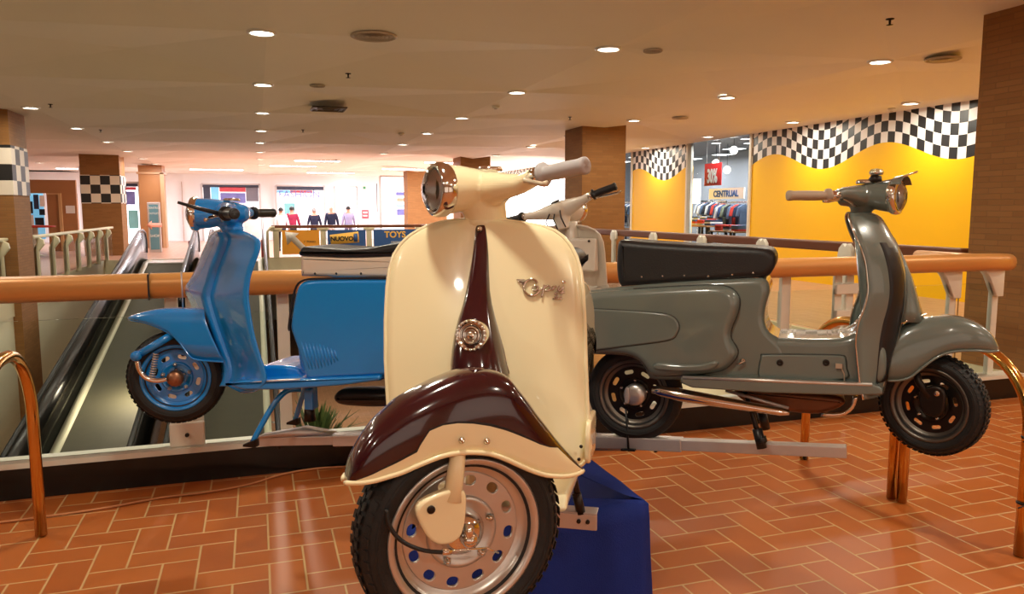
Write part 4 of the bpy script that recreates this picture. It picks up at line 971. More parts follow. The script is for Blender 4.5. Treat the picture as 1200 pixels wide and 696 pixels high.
    rows = []
    for py, xl, xr in rows_px:
        hl, hr = fr.hit(xl, py, p0, n), fr.hit(xr, py, p0, n); rows.append(((hl.z + hr.z) / 2, hl.y, hr.y))
    sh = shield('leg_shield', fr, rows, CREAM, root, plane, sweep=.022, pw=2.6, th=.005, lip=.0055)
    # ---- horn cover (maroon ridge)
    hc = [(261, 559, 568.5, .006), (268, 557, 570, .013), (285, 555.5, 572, .018), (301, 553.5, 573, .022), (320, 550.5, 573.5, .026), (340, 547, 574.5, .034), (356, 543.5, 577, .044), (372, 539, 581, .058), (390, 535, 586, .074), (409, 532.5, 591, .084), (424, 531, 594, .088), (436, 531, 597, .088)]
    rings = []; b = B(fr.M)
    yo = .0
    for py, xl, xr, pr in hc:
        hl, hr = fr.hit(xl, py, p0, n), fr.hit(xr, py, p0, n); z = (hl.z + hr.z) / 2; y0 = (hl.y + hr.y) / 2 ; w = abs(hr.y - hl.y) / 2
        y0 += 0.0
        r = []
        for q in range(21):
            a = PI * q / 20; r.append((plane(z) - .004 + pr * math.sin(a) ** .75, y0 - w * math.copysign(abs(math.cos(a)) ** .8, math.cos(a)), z))
        rings.append(r)
    b.rings(rings, cap=False, closed=False); b.f([b.v(p) for p in rings[0]]); b.f([b.v(p) for p in rings[-1]])
    hcv = link('horn_cover', b, MAROON, root)
    b = B(fr.M); b.tube([V(r[0]) + V((.004, 0, 0)) for r in rings[::-1]] + [V(p) + V((.003, 0, .002)) for p in rings[0][2:-2:4]] + [V(r[-1]) + V((.004, 0, 0)) for r in rings], .0022, 6); link('chrome_beading', b, CHROME, hcv)
    b = B(fr.M); r = rings[1][10]; b.lathe([(.006, 0), (.006, .005), (0, .007)], 'x', r, 10, cap=False); link('screw', b, CHROME, hcv)
    # neck/bridge between mudguard and cover
    zb = rings[-1][10][2]; ra, rb = rings[-1][0], rings[-1][-1]; yc_ = (ra[1] + rb[1]) / 2; wc = abs(ra[1] - rb[1]) / 2
    b = B(fr.M); b.rings([[(plane(z) + dx + rx * math.cos(q), yc_ + ry * math.sin(q), z) for q in [2 * PI * k / 24 for k in range(24)]] for z, dx, rx, ry in ((zb + .005, .04, .048, wc * .96), (zb - .015, .045, .05, wc * .9), (zb - .04, .055, .05, wc * .8), (zb - .08, .07, .045, wc * .6))]); link('neck_collar', b, MAROON, hcv)
    # ornament
    hp = fr.hit(553, 393, (plane(l0.z * .8) + .09, 0, 0), (1, 0, 0)); px_ = rings[8][10]
    c0 = V((px_[0] - .006, hp.y, hp.z)); ax = V((1, .0, .12)).normalized(); ay = V((0, 1, 0)); az = ax.cross(ay)
    rr_ = .0375
    b = B(fr.M); b.lathe([(rr_, -.02), (rr_, .004), (rr_ * .95, .010), (rr_ * .86, .012), (rr_ * .78, .006), (rr_ * .72, .006)], (ax, ay, az), c0 + ax * .006, 40, cap=False); orn = link('round_ornament', b, CHROME, hcv)
    b = B(fr.M); b.lathe([(rr_ * .72, .004), (rr_ * .66, .002), (rr_ * .6, .002), (rr_ * .56, .009), (rr_ * .46, .012), (rr_ * .42, .006), (rr_ * .3, .006), (rr_ * .26, .015), (rr_ * .14, .02), (0, .021)], (ax, ay, az), c0 + ax * .006, 36, cap=False); link('ornament_centre', b, CHROME, orn)
    b = B(fr.M)
    for q in range(20):
        a = 2 * PI * q / 20; cc = c0 + ax * .018 + ay * rr_ * .89 * math.cos(a) + az * rr_ * .89 * math.sin(a); b.lathe([(.0036, -.004), (.0026, .002), (0, .003)], (ax, ay, az), cc, 8, cap=False)
    link('beaded_ring', b, ALU, orn)
    # badge
    def bp(u, v): # crop pixels (11.6x from 600,310)
        h = fr.hit(600 + u / 11.6, 310 + v / 11.6, p0, n); yy = (h.y) / .25
        return V((plane(h.z) - .022 * min(1, abs(yy)) ** 2.6 + .0045, h.y, h.z))
    bd = None
    strokes = [('letter_c', [(345, 255), (320, 215), (260, 200), (200, 225), (165, 290), (170, 350), (215, 405), (270, 420), (330, 400), (375, 360)], .0036),
               ('wing', [(180, 205), (70, 205), (95, 225), (170, 225), (105, 243), (165, 245), (125, 265), (160, 262)], .0018),
               ('letter_a', [(345, 300), (310, 290), (285, 315), (290, 345), (325, 350), (350, 320), (358, 300), (360, 340), (385, 350), (410, 325)], .0028),
               ('letter_p', [(440, 275), (425, 340), (405, 445), (425, 350), (455, 300), (500, 290), (520, 315), (500, 350), (450, 355)], .0028),
               ('letter_r', [(540, 350), (560, 295), (555, 345), (585, 300), (605, 300)], .0026),
               ('letter_i', [(620, 350), (640, 290), (625, 350), (655, 350), (690, 300)], .0026),
               ('letter_i', [(700, 290), (690, 340), (672, 400)], .0026), ('letter_dot', [(690, 225), (700, 245), (720, 235)], .004),
               ('letter_s', [(628, 385), (590, 385), (585, 405), (620, 420), (610, 440), (575, 440)], .002), ('letter_t', [(640, 385), (715, 380), (680, 383), (665, 450)], .002), ('underline', [(550, 465), (680, 465)], .0028)]
    for nm, pts, r in strokes:
        b = B(fr.M); P = [bp(*q) for q in pts]; b.tube(smooth_pts(P, 5, False) if len(P) > 2 and nm != 'wing' else P, r * .85, 8); o = link('badge' if bd is None else nm, b, CHROME, sh if bd is None else bd); bd = bd or o
    bd['label'] = 'chrome script badge reading Capri'
    # ---- floor, body, seat hidden behind the shield
    zf = .24
    b = B(fr.M); b.slab([(plane(.3) - .0, .2), (plane(.3) - .02, .235), (plane(.3) - .5, .235), (plane(.3) - .5, .2)], -.2, .2, .008, .008, 3); link('footboard', b, CREAM, root)
    b = B(fr.M); xx = plane(.3) - .01
    q0, q1 = fr.hit(693, 494, (xx - .02, 0, 0), (1, 0, 0)), fr.hit(691, 542, (xx - .02, 0, 0), (1, 0, 0))
    b.slab([(xx - .13, q0.z), (xx - .01, q0.z), (xx + .005, q0.z - .03), (xx + .005, q1.z + .01), (xx - .01, q1.z), (xx - .13, q1.z)], q0.y - .012, q0.y, .003, .004, 3); link('footboard_flange', b, CREAM, root)
    for px, py in ((681, 523), (678.5, 538)):
        h = fr.hit(px, py, (plane(.2) + .002, 0, 0), (1, 0, 0)); b = B(fr.M); b.lathe([(.004, 0), (.004, .002), (0, .003)], 'x', h, 10, cap=False); link('screw', b, DARKM, sh)
    b = B(fr.M); b.tube([(plane(l0.z) - .02, 0, l0.z - .07), (plane(.6) - .04, 0, .6), (plane(.2) - .03, 0, .2)], [.035, .04, .045], 14); link('steering_column', b, CREAM, root)
    X = lambda x: x * .9 - 1.02
    body = [(X(.36), .24), (X(.33), .42), (X(.36), .58), (X(.34), .66), (X(.0), .68), (X(-.2), .6), (X(-.27), .45), (X(-.24), .36), (X(-.1), .42), (X(.1), .42), (X(.22), .3)]
    b = B(fr.M); b.slab(smooth_pts(body, 4), -.16, .16, .07, .07, 6); link('rear_body', b, CREAM, root, [WN])
    seat('seat', fr, [(X(.36), .68), (X(.38), .74), (X(.3), .77), (X(.0), .77), (X(-.22), .75), (X(-.22), .7), (X(0), .68)], .13, LEATHER, root)
    # centre stand legs down to the arm
    q = fr.hit(672, 556, (-.55, 0, 0), (1, 0, 0)); q2 = fr.hit(681, 600, (-.55, 0, 0), (1, 0, 0))
    b = B(fr.M); b.tube([(-.55, q.y - .02, q.z + .07), (-.55, q.y, q.z), (-.55, q2.y, q2.z)], .009, 10); b.tube([(-.55, q.y * .6 + q2.y * .4, q.z * .5 + q2.z * .5), (-.55, q2.y, q2.z - .004)], .013, 10)
    qm = q2.copy(); qm.y = -q2.y + .04; b.tube([(-.55, -q.y, q.z + .07), (-.55, -q.y, q.z), (-.55, -q2.y, q2.z)], .009, 10); link('centre_stand', b, DARKM, root)
    LBOX['front_stand'] = fr.M @ V((-.55, q2.y, q2.z)); LBOX['frontfr'] = fr
    # ---- headset
    hc_ = fr.I @ at_t(566, 222, 1.90)
    hs, HM = headset('headset', fr, hc_, math.radians(-48), CREAM, root, s=1.0, sweep=.075, rise=.045, gripm=GREYGRIP, long=.108, lampr=.06, neck=.10, ring_d=.03, half=.333, armr=.021, neckr=1.45, levlen=.55, levm=mat('pale_lever', srgb(206, 192, 166), .35, .3))
    # seam between upper and lower shell, speedometer lip
    b = B(HM); b.lathe([(.03, 0), (.032, .006), (.028, .012), (0, .012)], 'z', (-.02, 0, .044), 20); link('speedometer', b, CHROME, hs)
    # white-metal ring seal at shield top
    b = B(fr.M); b.lathe([(.05, -.02), (.056, -.01), (.056, .0), (.045, .008)], 'z', (hc_.x - .01, hc_.y, l0.z + .008), 28); link('steering_collar', b, CREAM, root)
    return root, fr
FRONT, FFR = front_scooter()

# ---------------------------------------------------------------- grey-green scooter on the right
GROOVE = mat('dark_seam', (.02, .022, .02), .6, noise=(10, .2))
RIMG = mat('dull_rim', srgb(112, 106, 98), .35, .8, noise=(20, .1))
def grey_scooter():
    R = .2; a = at_t(1092, 473, 3.0); c = at_t(745, 459, 3.42); fd = a - c; fd.z = 0; wb = fd.length
    zb = (a.z + c.z) / 2 - R; fr = Fr((a.x, a.y, zb), fd); Yn = -.17
    root = thing('motor_scooter', 'grey-green scooter with long black seat on the right', 'scooter', fr.M @ V((-.6, 0, 0)), 'classic scooters on the display stand')
    S = lambda px, py, y=Yn: fr.side(px, py, y)
    SM = lambda pts, y=Yn, n=3: smooth_pts([S(px, py, y) for px, py in pts], n)
    za = a.z - zb
    st = fr.steer(math.radians(-30)); hub = (0, 0, za)
    wheel('front_wheel', st, hub, R * .985, .085, .137, RIMG, root, slots=8, face=-1, slot=(.038, .017), hub=DARKM, discm=DARKM, hubm=DARKM)
    hr = fr.I @ c
    wheel('rear_wheel', fr, (hr.x, -.02, hr.z), .21, .085, .145, RIMG, root, slots=8, face=-1, slot=(.044, .021), tread=False, hub=CHROME, discm=DARKM, hubm=DARKM)
    b = B(fr.M); b.lathe([(.048, -.03), (.048, -.066), (.042, -.074), (.02, -.078), (0, -.079)], 'y', (hr.x + .008, 0, hr.z), 28, cap=False); dr = link('brake_drum', b, ALU, root)
    b = B(fr.M); b.slab(smooth_pts([(hr.x - .03, hr.z + .03), (hr.x - .012, hr.z + .034), (hr.x - .012, hr.z - .03), (hr.x - .03, hr.z - .03)], 3), -.074, -.088, 0, .004, 3); link('drum_lever', b, STEEL, dr)
    # central body with floor tunnel and lower column
    body = [(650, 349), (683, 342), (728, 336), (800, 330), (860, 327), (892, 326), (900, 331), (902, 342), (897, 360), (896, 377), (902, 391), (916, 400), (925, 420), (922, 446), (880, 447), (800, 447), (763, 446), (757, 438), (747, 424), (730, 418), (690, 416), (655, 412)]
    b = B(fr.M); b.slab(SM(body, -.15), -.15, .15, .03, .03, 5); bd = link('central_body', b, GREY, root, [WN])
    tun = [(890, 399), (918, 397), (950, 398), (985, 397), (1003, 391), (1018, 380), (1034, 392), (1040, 430), (1028, 452), (980, 451), (900, 448), (885, 420)]
    b = B(fr.M); b.slab(SM(tun, -.15), -.148, .148, .03, .03, 5); link('floor_tunnel', b, GREY, root, [WN])
    # rear part widening (bulges over the seat base)
    cov = [(650, 350), (683, 344), (740, 339.5), (800, 336), (840, 335), (858, 340), (866, 352), (864, 368), (857, 385), (856, 398), (864, 412), (860, 424), (845, 436), (815, 441), (775, 443), (762, 441), (755, 432), (746, 422), (728, 416.5), (700, 415.5), (675, 415), (652, 409)]
    for sg in (1, -1):
        b = B(fr.M); b.slab(SM(cov, -.19), -sg * .12, -sg * .19, 0, .035, 7); cv = link('side_cover', b, GREY, root, [WN])
        pan = [(656, 360), (683, 361), (740, 364), (775, 367), (789, 371), (796, 381), (793, 392), (783, 399), (740, 405), (683, 412), (656, 414)]
        b = B(fr.M); b.slab(SM(pan, -.19), -sg * .186, -sg * .197, 0, .008, 5); link('raised_panel', b, GREY, cv, [WN])
        P_ = smooth_pts([S(px, py, -.19) for px, py in pan], 3); b = B(fr.M); b.tube([(p.x, -sg * .1895, p.y) for p in P_], .0026, 6); link('panel_groove', b, GROOVE, cv)
        P_ = smooth_pts([S(px, py, -.19) for px, py in cov[2:14]], 3, False); b = B(fr.M); b.tube([(p.x, -sg * .1505, p.y) for p in P_], .0035, 6); link('cover_seam', b, GROOVE, cv)
        rib = [(765, 428), (772, 425.5), (800, 428), (822, 427), (838, 423), (842, 427), (832, 434), (808, 436), (770, 434)]
        b = B(fr.M); b.slab(SM(rib, -.2), -sg * .186, -sg * .2, 0, .01, 4); link('lower_rib', b, GREY, cv, [WN])
    # tunnel toolbox panel
    tb = [(892, 419), (896, 416), (940, 416), (985, 417), (991, 421), (992, 432), (991, 444), (940, 446), (892, 446)]
    for sg in (1, -1):
        b = B(fr.M); b.slab(SM(tb, -.16), -sg * .14, -sg * .162, 0, .006, 4); tp = link('tunnel_panel', b, GREY, root, [WN])
        P_ = smooth_pts([S(px, py, -.16) for px, py in tb], 3); b = B(fr.M); b.tube([(p.x, -sg * .1495, p.y) for p in P_] + [(P_[0].x, -sg * .1495, P_[0].y)], .003, 6); link('panel_groove', b, GROOVE, tp)
    for px in (914, 968):
        x, z = S(px, 425, -.165); b = B(fr.M); b.lathe([(.0125, 0), (.0125, .006), (.008, .01), (.004, .006), (0, .006)], (V((0, -1, 0)), V((1, 0, 0)), V((0, 0, 1))), (x, -.16, z), 14); link('panel_knob', b, DARKM, tp)
    x, z = S(983, 429, -.165); b = B(fr.M); b.box((x - .012, -.175, z - .008), (x + .012, -.155, z + .01)); b.tube([(x + .006, -.168, z), (x + .02, -.168, z - .03), (x + .022, -.168, z - .06)], .003, 8); link('fuel_tap', b, BEIGEGRIP, tp, [bev(.003)])
    x, z = S(870, 424, -.165); b = B(fr.M); b.lathe([(.012, 0), (.011, .008), (0, .01)], (V((0, -1, 0)), V((1, 0, 0)), V((0, 0, 1))), (x, -.148, z), 16); b.tube([(x + .008, -.165, z + .004), (x - .022, -.168, z - .014)], .004, 8); link('chrome_lever', b, CHROME, root)
    # footboards
    fb = [(797, 442), (850, 442.5), (940, 446), (1020, 450), (1034, 455), (1035, 463), (1000, 464), (900, 461), (810, 455), (797, 449)]
    b = B(fr.M); b.slab([S(px, py, -.21) for px, py in fb], -.205, .205, .008, .008, 4); fbo = link('footboard', b, GREY, root, [WN])
    b = B(fr.M)
    for yy in (-.2, -.182):
        p, q = S(800, 443.5, yy), S(1022, 452, yy)
        b.tube([(p[0], yy, p[1] + .004), ((p[0] + q[0]) / 2, yy, (p[1] + q[1]) / 2 + .004), (q[0], yy, q[1] + .004)], .0075, 8)
    link('tread_strip', b, ALU, fbo)
    # leg shield: traced as centre (front) line and swept wing edge
    rows = [(250, 997, 1019), (256, 996, 1031), (272, 1001, 1041), (290, 1009, 1051), (306, 1014, 1056), (322, 1016, 1060), (340, 1017, 1061), (358, 1013, 1060), (376, 1006, 1057), (394, 1003, 1053), (412, 1004, 1048), (430, 1006, 1043), (446, 1008, 1038), (462, 1012, 1034)]
    data = []
    for py, xe, xc in rows:
        x0, z0 = S(xc, py, 0); x1, z1 = S(xe, py, -.19); data.append(((z0 + z1) / 2, x0, x1))
    data.sort(reverse=True); zs = [d[0] for d in data]
    def it(z, k):
        for d0, d1 in zip(data, data[1:]):
            if d1[0] <= z <= d0[0]: return d1[k] + (d0[k] - d1[k]) * (z - d1[0]) / (d0[0] - d1[0])
        return data[0][k] if z > zs[0] else data[-1][k]
    W = lambda i: .10 if i == 0 else .15 if i == 1 else .185 if i == 2 else .2
    rws = [(z, -W(i), W(i)) for i, z in enumerate(zs)]
    b = B(fr.M); rings = []
    for i, (z, xc, xe) in enumerate(data):
        w = W(i); r = []
        for k in range(25):
            u = -1 + k / 12; y = w * math.copysign(abs(u) ** .75, u); r.append((xc - (xc - xe) * abs(u) ** 1.7, y, z))
        rings.append(r)
    b.rings(smoothrings(rings), cap=False, closed=False); sh = link('leg_shield', b, GREY, root, [solid(.006, 1)])
    b = B(fr.M); e = smooth_pts([V(r[0]) for r in rings], 3, False); b.tube(e, .0045, 8); e = smooth_pts([V(r[-1]) for r in rings], 3, False); b.tube(e, .0045, 8); link('edge_trim', b, CHROME, sh)
    b = B(fr.M); q = rings; 
    dk = [[V(r[6]) + V((.004, -.004, 0)), V(r[8]) + V((.0045, -.003, 0))] for r in rings]
    for px, py in ((1043, 282), (1052, 339), (1048, 390), (1040, 436)):
        h = fr.hit(px, py, (0, -.075, 0), (0, 1, 0)); 
        b.lathe([(.005, -.002), (.005, .003), (0, .005)], (V((.5, -.86, 0)), V((.86, .5, 0)), V((0, 0, 1))), (it(h.z, 1) - (it(h.z, 1) - it(h.z, 2)) * .2 + .004, -.09, h.z), 8)
    link('screws', b, CHROME, sh)['kind'] = 'stuff'
    b = B(fr.M); b.rings(smoothrings([[V(r[k]) + V((.0035, -.0035, 0)) for k in (4, 5, 6, 7, 8, 9)] for r in rings[1:-1]]), cap=False, closed=False); link('shield_shade_band', b, BLKP, sh, [solid(.003, 0)])  # black strip paints the dark look of the shield side turning away
    # steering column behind
    b = B(fr.M); p, q = S(1010, 252, 0), S(1030, 440, 0); b.tube([(p[0], 0, p[1]), ((p[0] + q[0]) / 2 + .0, 0, (p[1] + q[1]) / 2), (q[0], 0, q[1])], [.035, .04, .05], 14); link('steering_column', b, GREY, root)
    # chrome inner piece between tunnel and column
    b = B(fr.M); P = [S(px, py, -.06) for px, py in ((905, 392), (918, 397.5), (950, 397.5), (985, 396), (1000, 390), (1008, 381))]; b.tube(smooth_pts([(p[0], -.06, p[1] + .004) for p in P], 4, False), .007, 8)
    b.tube(smooth_pts([(p[0], .06, p[1] + .004) for p in P], 4, False), .007, 8); link('tunnel_trim', b, CHROME, root)
    # horn cover
    zt, zb_ = S(1063, 318, 0)[1], S(1066, 372, 0)[1]
    b = B(fr.M); rings = []
    for px, py, w in ((1033, 262, .02), (1048, 280, .03), (1060, 305, .04), (1068, 325, .05), (1074, 345, .06), (1079, 362, .066), (1082, 376, .07)):
        x, z = S(px, py, 0); r = [(it(z, 1) - .01 + (x - it(z, 1) + .012) * math.sin(PI * k / 14) ** .8, -w * math.cos(PI * k / 14), z) for k in range(15)]; rings.append(r)
    b.rings(rings, cap=False, closed=False); hc = link('horn_cover', b, GREY, root, [solid(.003, 0)])
    x, z = S(1071, 341, 0); b = B(fr.M); b.lathe([(.024, -.006), (.024, .004), (.018, .01), (.0, .013)], 'x', (x - .004, 0, z), 20); link('round_badge', b, CHROME, hc)
    # fixed mudguard
    top = [(1043, 392), (1052, 384), (1062, 378), (1072, 374), (1086, 371), (1100, 370), (1114, 369), (1127, 371), (1139, 375), (1149, 380), (1158, 387), (1165, 396), (1170, 406)]
    lo = [(1040, 446), (1050, 446), (1058, 445), (1067, 442), (1076, 435), (1086, 427), (1096, 420), (1106, 415), (1118, 412), (1132, 411), (1146, 411), (1158, 412), (1170, 411)]
    tp, lp = smooth_pts(top, 3, False), smooth_pts(lo, 3, False); stn = []
    for i, (t_, l_) in enumerate(zip(tp, lp)):
        q = i / (len(tp) - 1); w = .085 * max(.05, 1 - q ** 5) ** .5
        x1, z1 = S(t_.x, t_.y, 0); x0, z0 = S(l_.x, l_.y, -w); stn.append((x1, z1, x0, z0, w))
    b = B(fr.M); b.arch(stn, 22, .6); md = link('front_mudguard', b, GREY, root, [solid(.003, -1)])
    b = B(fr.M); b.tube([(s[2], -s[4], s[3]) for s in stn] + [(s[2], s[4], s[3]) for s in stn][::-1], .005, 8); link('rolled_edge', b, GREY, md)
    b = B(fr.M); p, q = S(1055, 379, -.07), S(1086, 369, -.03); b.tube([(p[0], -.075, p[1]), ((p[0] + q[0]) / 2, -.06, (p[1] + q[1]) / 2 + .004), (q[0], -.02, q[1] + .004)], .003, 6); link('seam_strip', b, CHROME, md)
    # fork arm and link cover (dark)
    p = st.side(1076, 447, -.06); q = st.side(1090, 466, -.06); b = B(st.M); b.tube([(p[0] - .02, -.055, p[1] + .06), (p[0], -.058, p[1]), (q[0], -.06, q[1])], .014, 12); link('fork_leg', b, DARKM, root)
    cvp = [(1080, 455), (1096, 452), (1106, 458), (1107, 472), (1104, 486), (1094, 490), (1082, 484), (1076, 472), (1076, 462)]
    b = B(st.M); b.slab(smooth_pts([st.side(x, y, -.07) for x, y in cvp], 3), -.045, -.07, 0, .01, 4); lk = link('link_cover', b, DARKM, root, [WN])
    x, z = st.side(1098, 461, -.07); b = B(st.M); b.lathe([(.011, 0), (.011, .006), (.006, .008), (0, .008)], (V((0, -1, 0)), V((1, 0, 0)), V((0, 0, 1))), (x, -.069, z), 16); link('bolt', b, CHROME, lk)
    # seat
    so = [(724, 284), (730, 281.5), (760, 284), (820, 287.5), (870, 289), (898, 291), (907, 296), (909.5, 306), (905, 318), (897, 325), (870, 327), (831, 330.5), (780, 333.5), (735, 336), (725, 333), (722, 318), (722, 298)]
    seat('seat', fr, [S(px, py, -.13) for px, py in so], .135, LEATHER, root, [S(px, py, -.13) for px, py in ((752, 324.5), (776.5, 323.5), (802, 323), (830, 323.5), (858, 322), (882.5, 319.5))], .03, -1)
    b = B(fr.M); pp = [S(px, py, -.12) for px, py in ((722, 338), (730, 344), (800, 338), (860, 334), (896, 330), (890, 324), (800, 329), (730, 334))]; b.slab(pp, -.13, .13, .01, .01, 3); link('seat_frame', b, CHROME, root)
    # exhaust and engine
    ex = [(764, 455, .024), (775, 457, .034), (795, 461, .040), (830, 467, .036), (860, 472, .031), (890, 477, .027), (915, 481, .024), (925, 482, .016)]
    b = B(fr.M); P = [S(px, py + 2, -.16) for px, py, r in ex]; b.tube([(p[0], -.15, p[1]) for p in P], [r * .85 for *_, r in ex], 18, flat=.8); link('exhaust_pipe', b, CHROME, root)
    b = B(fr.M); p, q = S(850, 458, -.14), S(924, 479, -.14); b.tube([(p[0], -.13, p[1]), (q[0], -.13, q[1])], .007, 8); link('rear_link_bar', b, STEEL, root)
    b = B(fr.M); en = [(862, 455), (905, 458), (960, 462), (985, 466), (990, 474), (975, 482), (950, 486), (905, 480), (870, 470)]; b.slab(SM(en, -.08), -.08, .1, .02, .02, 4); link('engine_case', b, mat('engine_bronze', srgb(110, 74, 52), .4, .8, noise=(12, .3)), root, [WN])
    b = B(fr.M); P = [S(px, py, -.1) for px, py in ((962, 486), (985, 486), (998, 478), (1003, 464))]; b.tube(smooth_pts([(p[0], -.09, p[1]) for p in P], 3, False), .009, 8); link('front_pipe', b, CHROME, root)
    # centre stand leg resting on the arm
    p, q, r = S(872, 458, -.12), S(882, 488, -.14), S(893, 524, -.15)
    b = B(fr.M)
    for sg in (1, -1): b.tube([(p[0], -.1 * sg, p[1]), (q[0], -.13 * sg, q[1]), (r[0], -.15 * sg, r[1])], [.009, .011, .011], 10)
    sd = link('centre_stand', b, DARKM, root)
    b = B(fr.M); m_ = S(887, 503, -.15); b.tube([(m_[0], -.14, m_[1]), (r[0], -.15, r[1] - .005)], .02, 12); link('rubber_sleeve', b, BLKP, sd)
    b = B(fr.M); b.tube([(m_[0] + .003, .14, m_[1]), (r[0], .15, r[1] - .005)], .02, 12); link('rubber_sleeve', b, BLKP, sd)
    b = B(fr.M); b.lathe([(.0205, -.012), (.0215, -.01), (.0215, .01), (.0205, .012)], (V((r[0] - m_[0], 0, r[1] - m_[1])).normalized(), V((0, 1, 0)), V((1, 0, .4)).normalized()), (r[0] - .003, -.15, r[1] + .03), 16); link('cable_tie', b, BLKCAB, sd)
    LBOX['grey_foot'] = fr.M @ V((r[0], -.15, r[1])); LBOX['greyfr'] = fr
    # headset
    hx, hz = S(1012, 230, 0)
    hs, HM = headset('headset', fr, (hx, 0, hz), math.radians(-24), GREY, root, back=1.35, s=1.0, sweep=.14, rise=-.0, gripm=BEIGEGRIP, long=.115, lampr=.064, neck=.09, ring_d=.022, half=.36, armr=.02)
    b = B(HM); b.lathe([(.034, 0), (.036, .008), (.03, .016), (0, .018)], 'z', (.005, 0, .048), 24); link('speedometer', b, CHROME, hs)
    b = B(HM); b.tube([(.04, .0, .055), (.045, 0, .08)], [.028, .018], 14); link('mirror_clamp', b, DARKM, hs)
    b = B(HM); b.lathe([(.0, .0), (.024, .004), (.026, .014), (.02, .024), (0, .028)], 'z', (.045, -.004, .078), 18); link('chrome_cap', b, CHROME, hs)
    b = B(HM); b.tube([(.06, -.03, .05), (.12, -.035, .062), (.2, -.04, .086), (.205, -.04, .088)], [.005, .005, .007, .003], 8, flat=.6); link('lever_blade', b, CHROME, hs)
    b = B(HM); b.lathe([(.066, .115), (.072, .12), (.075, .15), (.072, .153)], 'x', (0, 0, 0), 32, cap=False)
    for v in list(b.bm.verts):
        q = HM.inverted() @ v.co
        if q.z < .03: b.bm.verts.remove(v)
    link('lamp_peak', b, GREY, hs, [solid(.003, 1)])
    return root, fr
def smoothrings(R):
    n = len(R[0]); cols = [smooth_pts([V(r[i]) for r in R], 3, False) for i in range(n)]
    return [[cols[i][j] for i in range(n)] for j in range(len(cols[0]))]
GREYS, GFR = grey_scooter()

